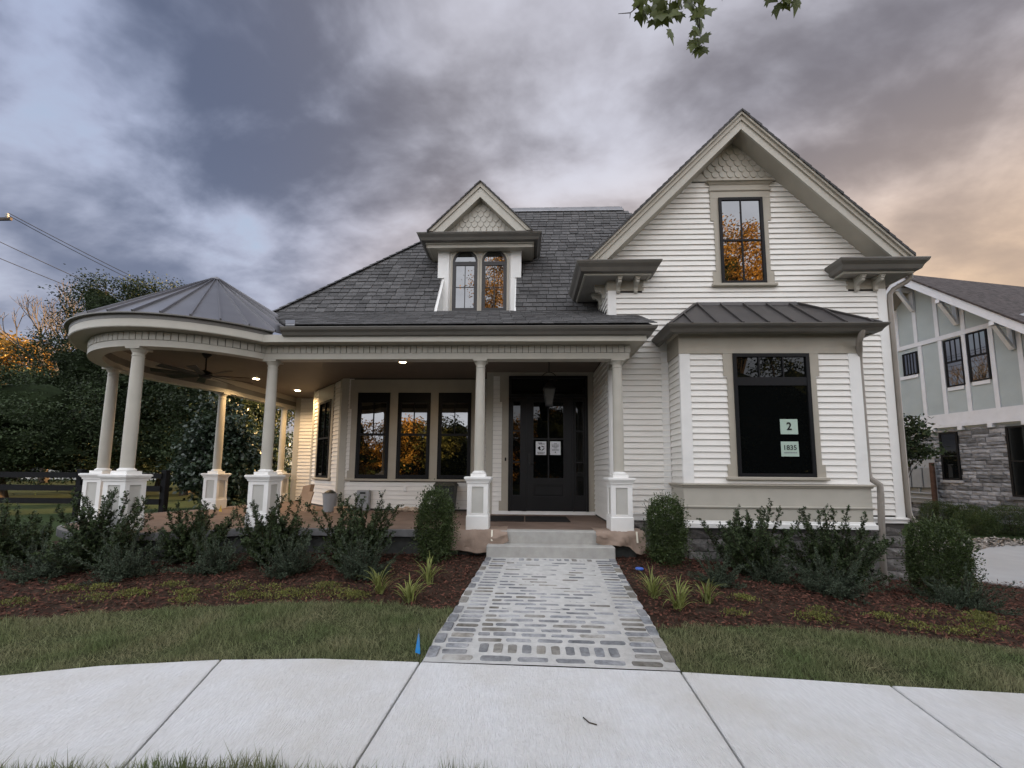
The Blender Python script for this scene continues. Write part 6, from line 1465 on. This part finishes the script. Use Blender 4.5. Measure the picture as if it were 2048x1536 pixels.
# ------------------------------------------------------------------ fences and lines at the left
fe = thing('board_fence', 'black three rail board fence left of the round porch', 'fence', (0, 0, 0))
posts = [-17.0, -14.35, -11.88, -9.55]
for x in posts: MB().bbox(x-.07, x+.07, 10.33, 10.47, .05, 1.40, .01).build('post', M['fence'], fe)
for a, b in zip(posts[:-1], posts[1:]):
    for z in (1.24, .90, .56): MB().box(a-.02, b-.03, 10.29+rnd.uniform(0, .008), 10.325, z-.065, z+.08+rnd.uniform(-.006, .006)).build('rail', M['fence'], fe)
rw = thing('garden_wall', 'long pale stone wall beyond the lawn, seen through the board fence', 'wall', (0, 36.2, 0))
x = -62.0
while x < -24:
    w = 2.8; MB().bbox(x, x+w-.02, -.2, .2, .2, 1.12+rnd.uniform(-.01, .02), .02).build('coping_block', M['wall_l'], rw); x += w
bank = MB(); bank.hexa([(-70, 36.5, .3), (-20, 36.5, .3), (-20, 60, .3), (-70, 60, .3), (-70, 36.5, 1.1), (-20, 36.5, 1.1), (-20, 60, 1.7), (-70, 60, 1.7)]); kind(bank.build('bank', M['field']), 'structure')
fi = thing('iron_fence', 'black iron picket fence on the bank far behind the lawn', 'fence', (0, 40, 1.2))
pk = MB(); pk.box(-.02, .02, -.02, .02, 0, 1.35); pk.add([(-.045, -.02, 1.35), (.045, -.02, 1.35), (.045, .02, 1.35), (-.045, .02, 1.35), (0, 0, 1.62)], [(0, 1, 4), (1, 2, 4), (2, 3, 4), (3, 0, 4)]); PKM = pk.mesh('picket', M['iron'])
x = -56.0; kk = 0
while x < -26 and kk < 130:
    if abs(x+48.5) > .85: put('picket', PKM, fi, (x, 0, 0)); kk += 1
    x += .24
for z in (.15, 1.2): MB().box(-56, -26, -.025, .025, z, z+.05).build('fence_rail', M['iron'], fi)
pi = thing('stone_pillar', 'pale square stone pillar in the iron fence far at the left', 'pillar', (-48.5, 40, 1.15))
MB().bbox(-.75, .75, -.75, .75, 0, 1.80, .03).build('shaft', M['wall_l'], pi); MB().bbox(-.88, .88, -.88, .88, 1.81, 2.0, .04).build('cap', M['wall_l'], pi)
pp = thing('utility_pole', 'weathered utility pole at the left edge with its cross arm in view', 'utility pole', (-32.75, 22.0, 0))
MB().lathe((0, 0, 0), [(.17, -.5), (.12, 17.4), (.0, 17.45)], 12).build('pole', M['wood'], pp, True)
MB().box(-1.5, 1.55, -.20, -.09, 16.40, 16.56).build('cross_arm', M['wood'], pp)
for x in (-1.35, 1.25): MB().lathe((x, -.145, 0), [(.05, 16.56), (.05, 16.62), (.09, 16.64), (.09, 16.70), (.05, 16.72), (.08, 16.76), (.08, 16.82), (.03, 16.86)], 10).build('insulator', M['bucket'], pp, True)
for lb, a, b, sag in (('thick double power line from the cross arm down behind the trees', (-31.45, 21.87, 16.88), (-25.6, 30.0, 14.1), .15), ('thin power line just beneath the thick one', (-31.45, 21.95, 16.72), (-25.6, 30.1, 13.85), .2), ('middle power line crossing the left sky', (-33.2, 21.0, 15.75), (-28.6, 31.5, 13.6), .15), ('lowest power line crossing the left sky', (-33.3, 21.0, 14.7), (-28.9, 31.5, 13.2), .15)):
    pts = []
    for k in range(13):
        t = k/12; p = Vector(a).lerp(Vector(b), t); p.z -= sag*4*t*(1-t); pts.append(p)
    tag(MB().tube(pts, .022, 5).build('power_line', M['iron']), lb, 'power line', 'power lines at the left')
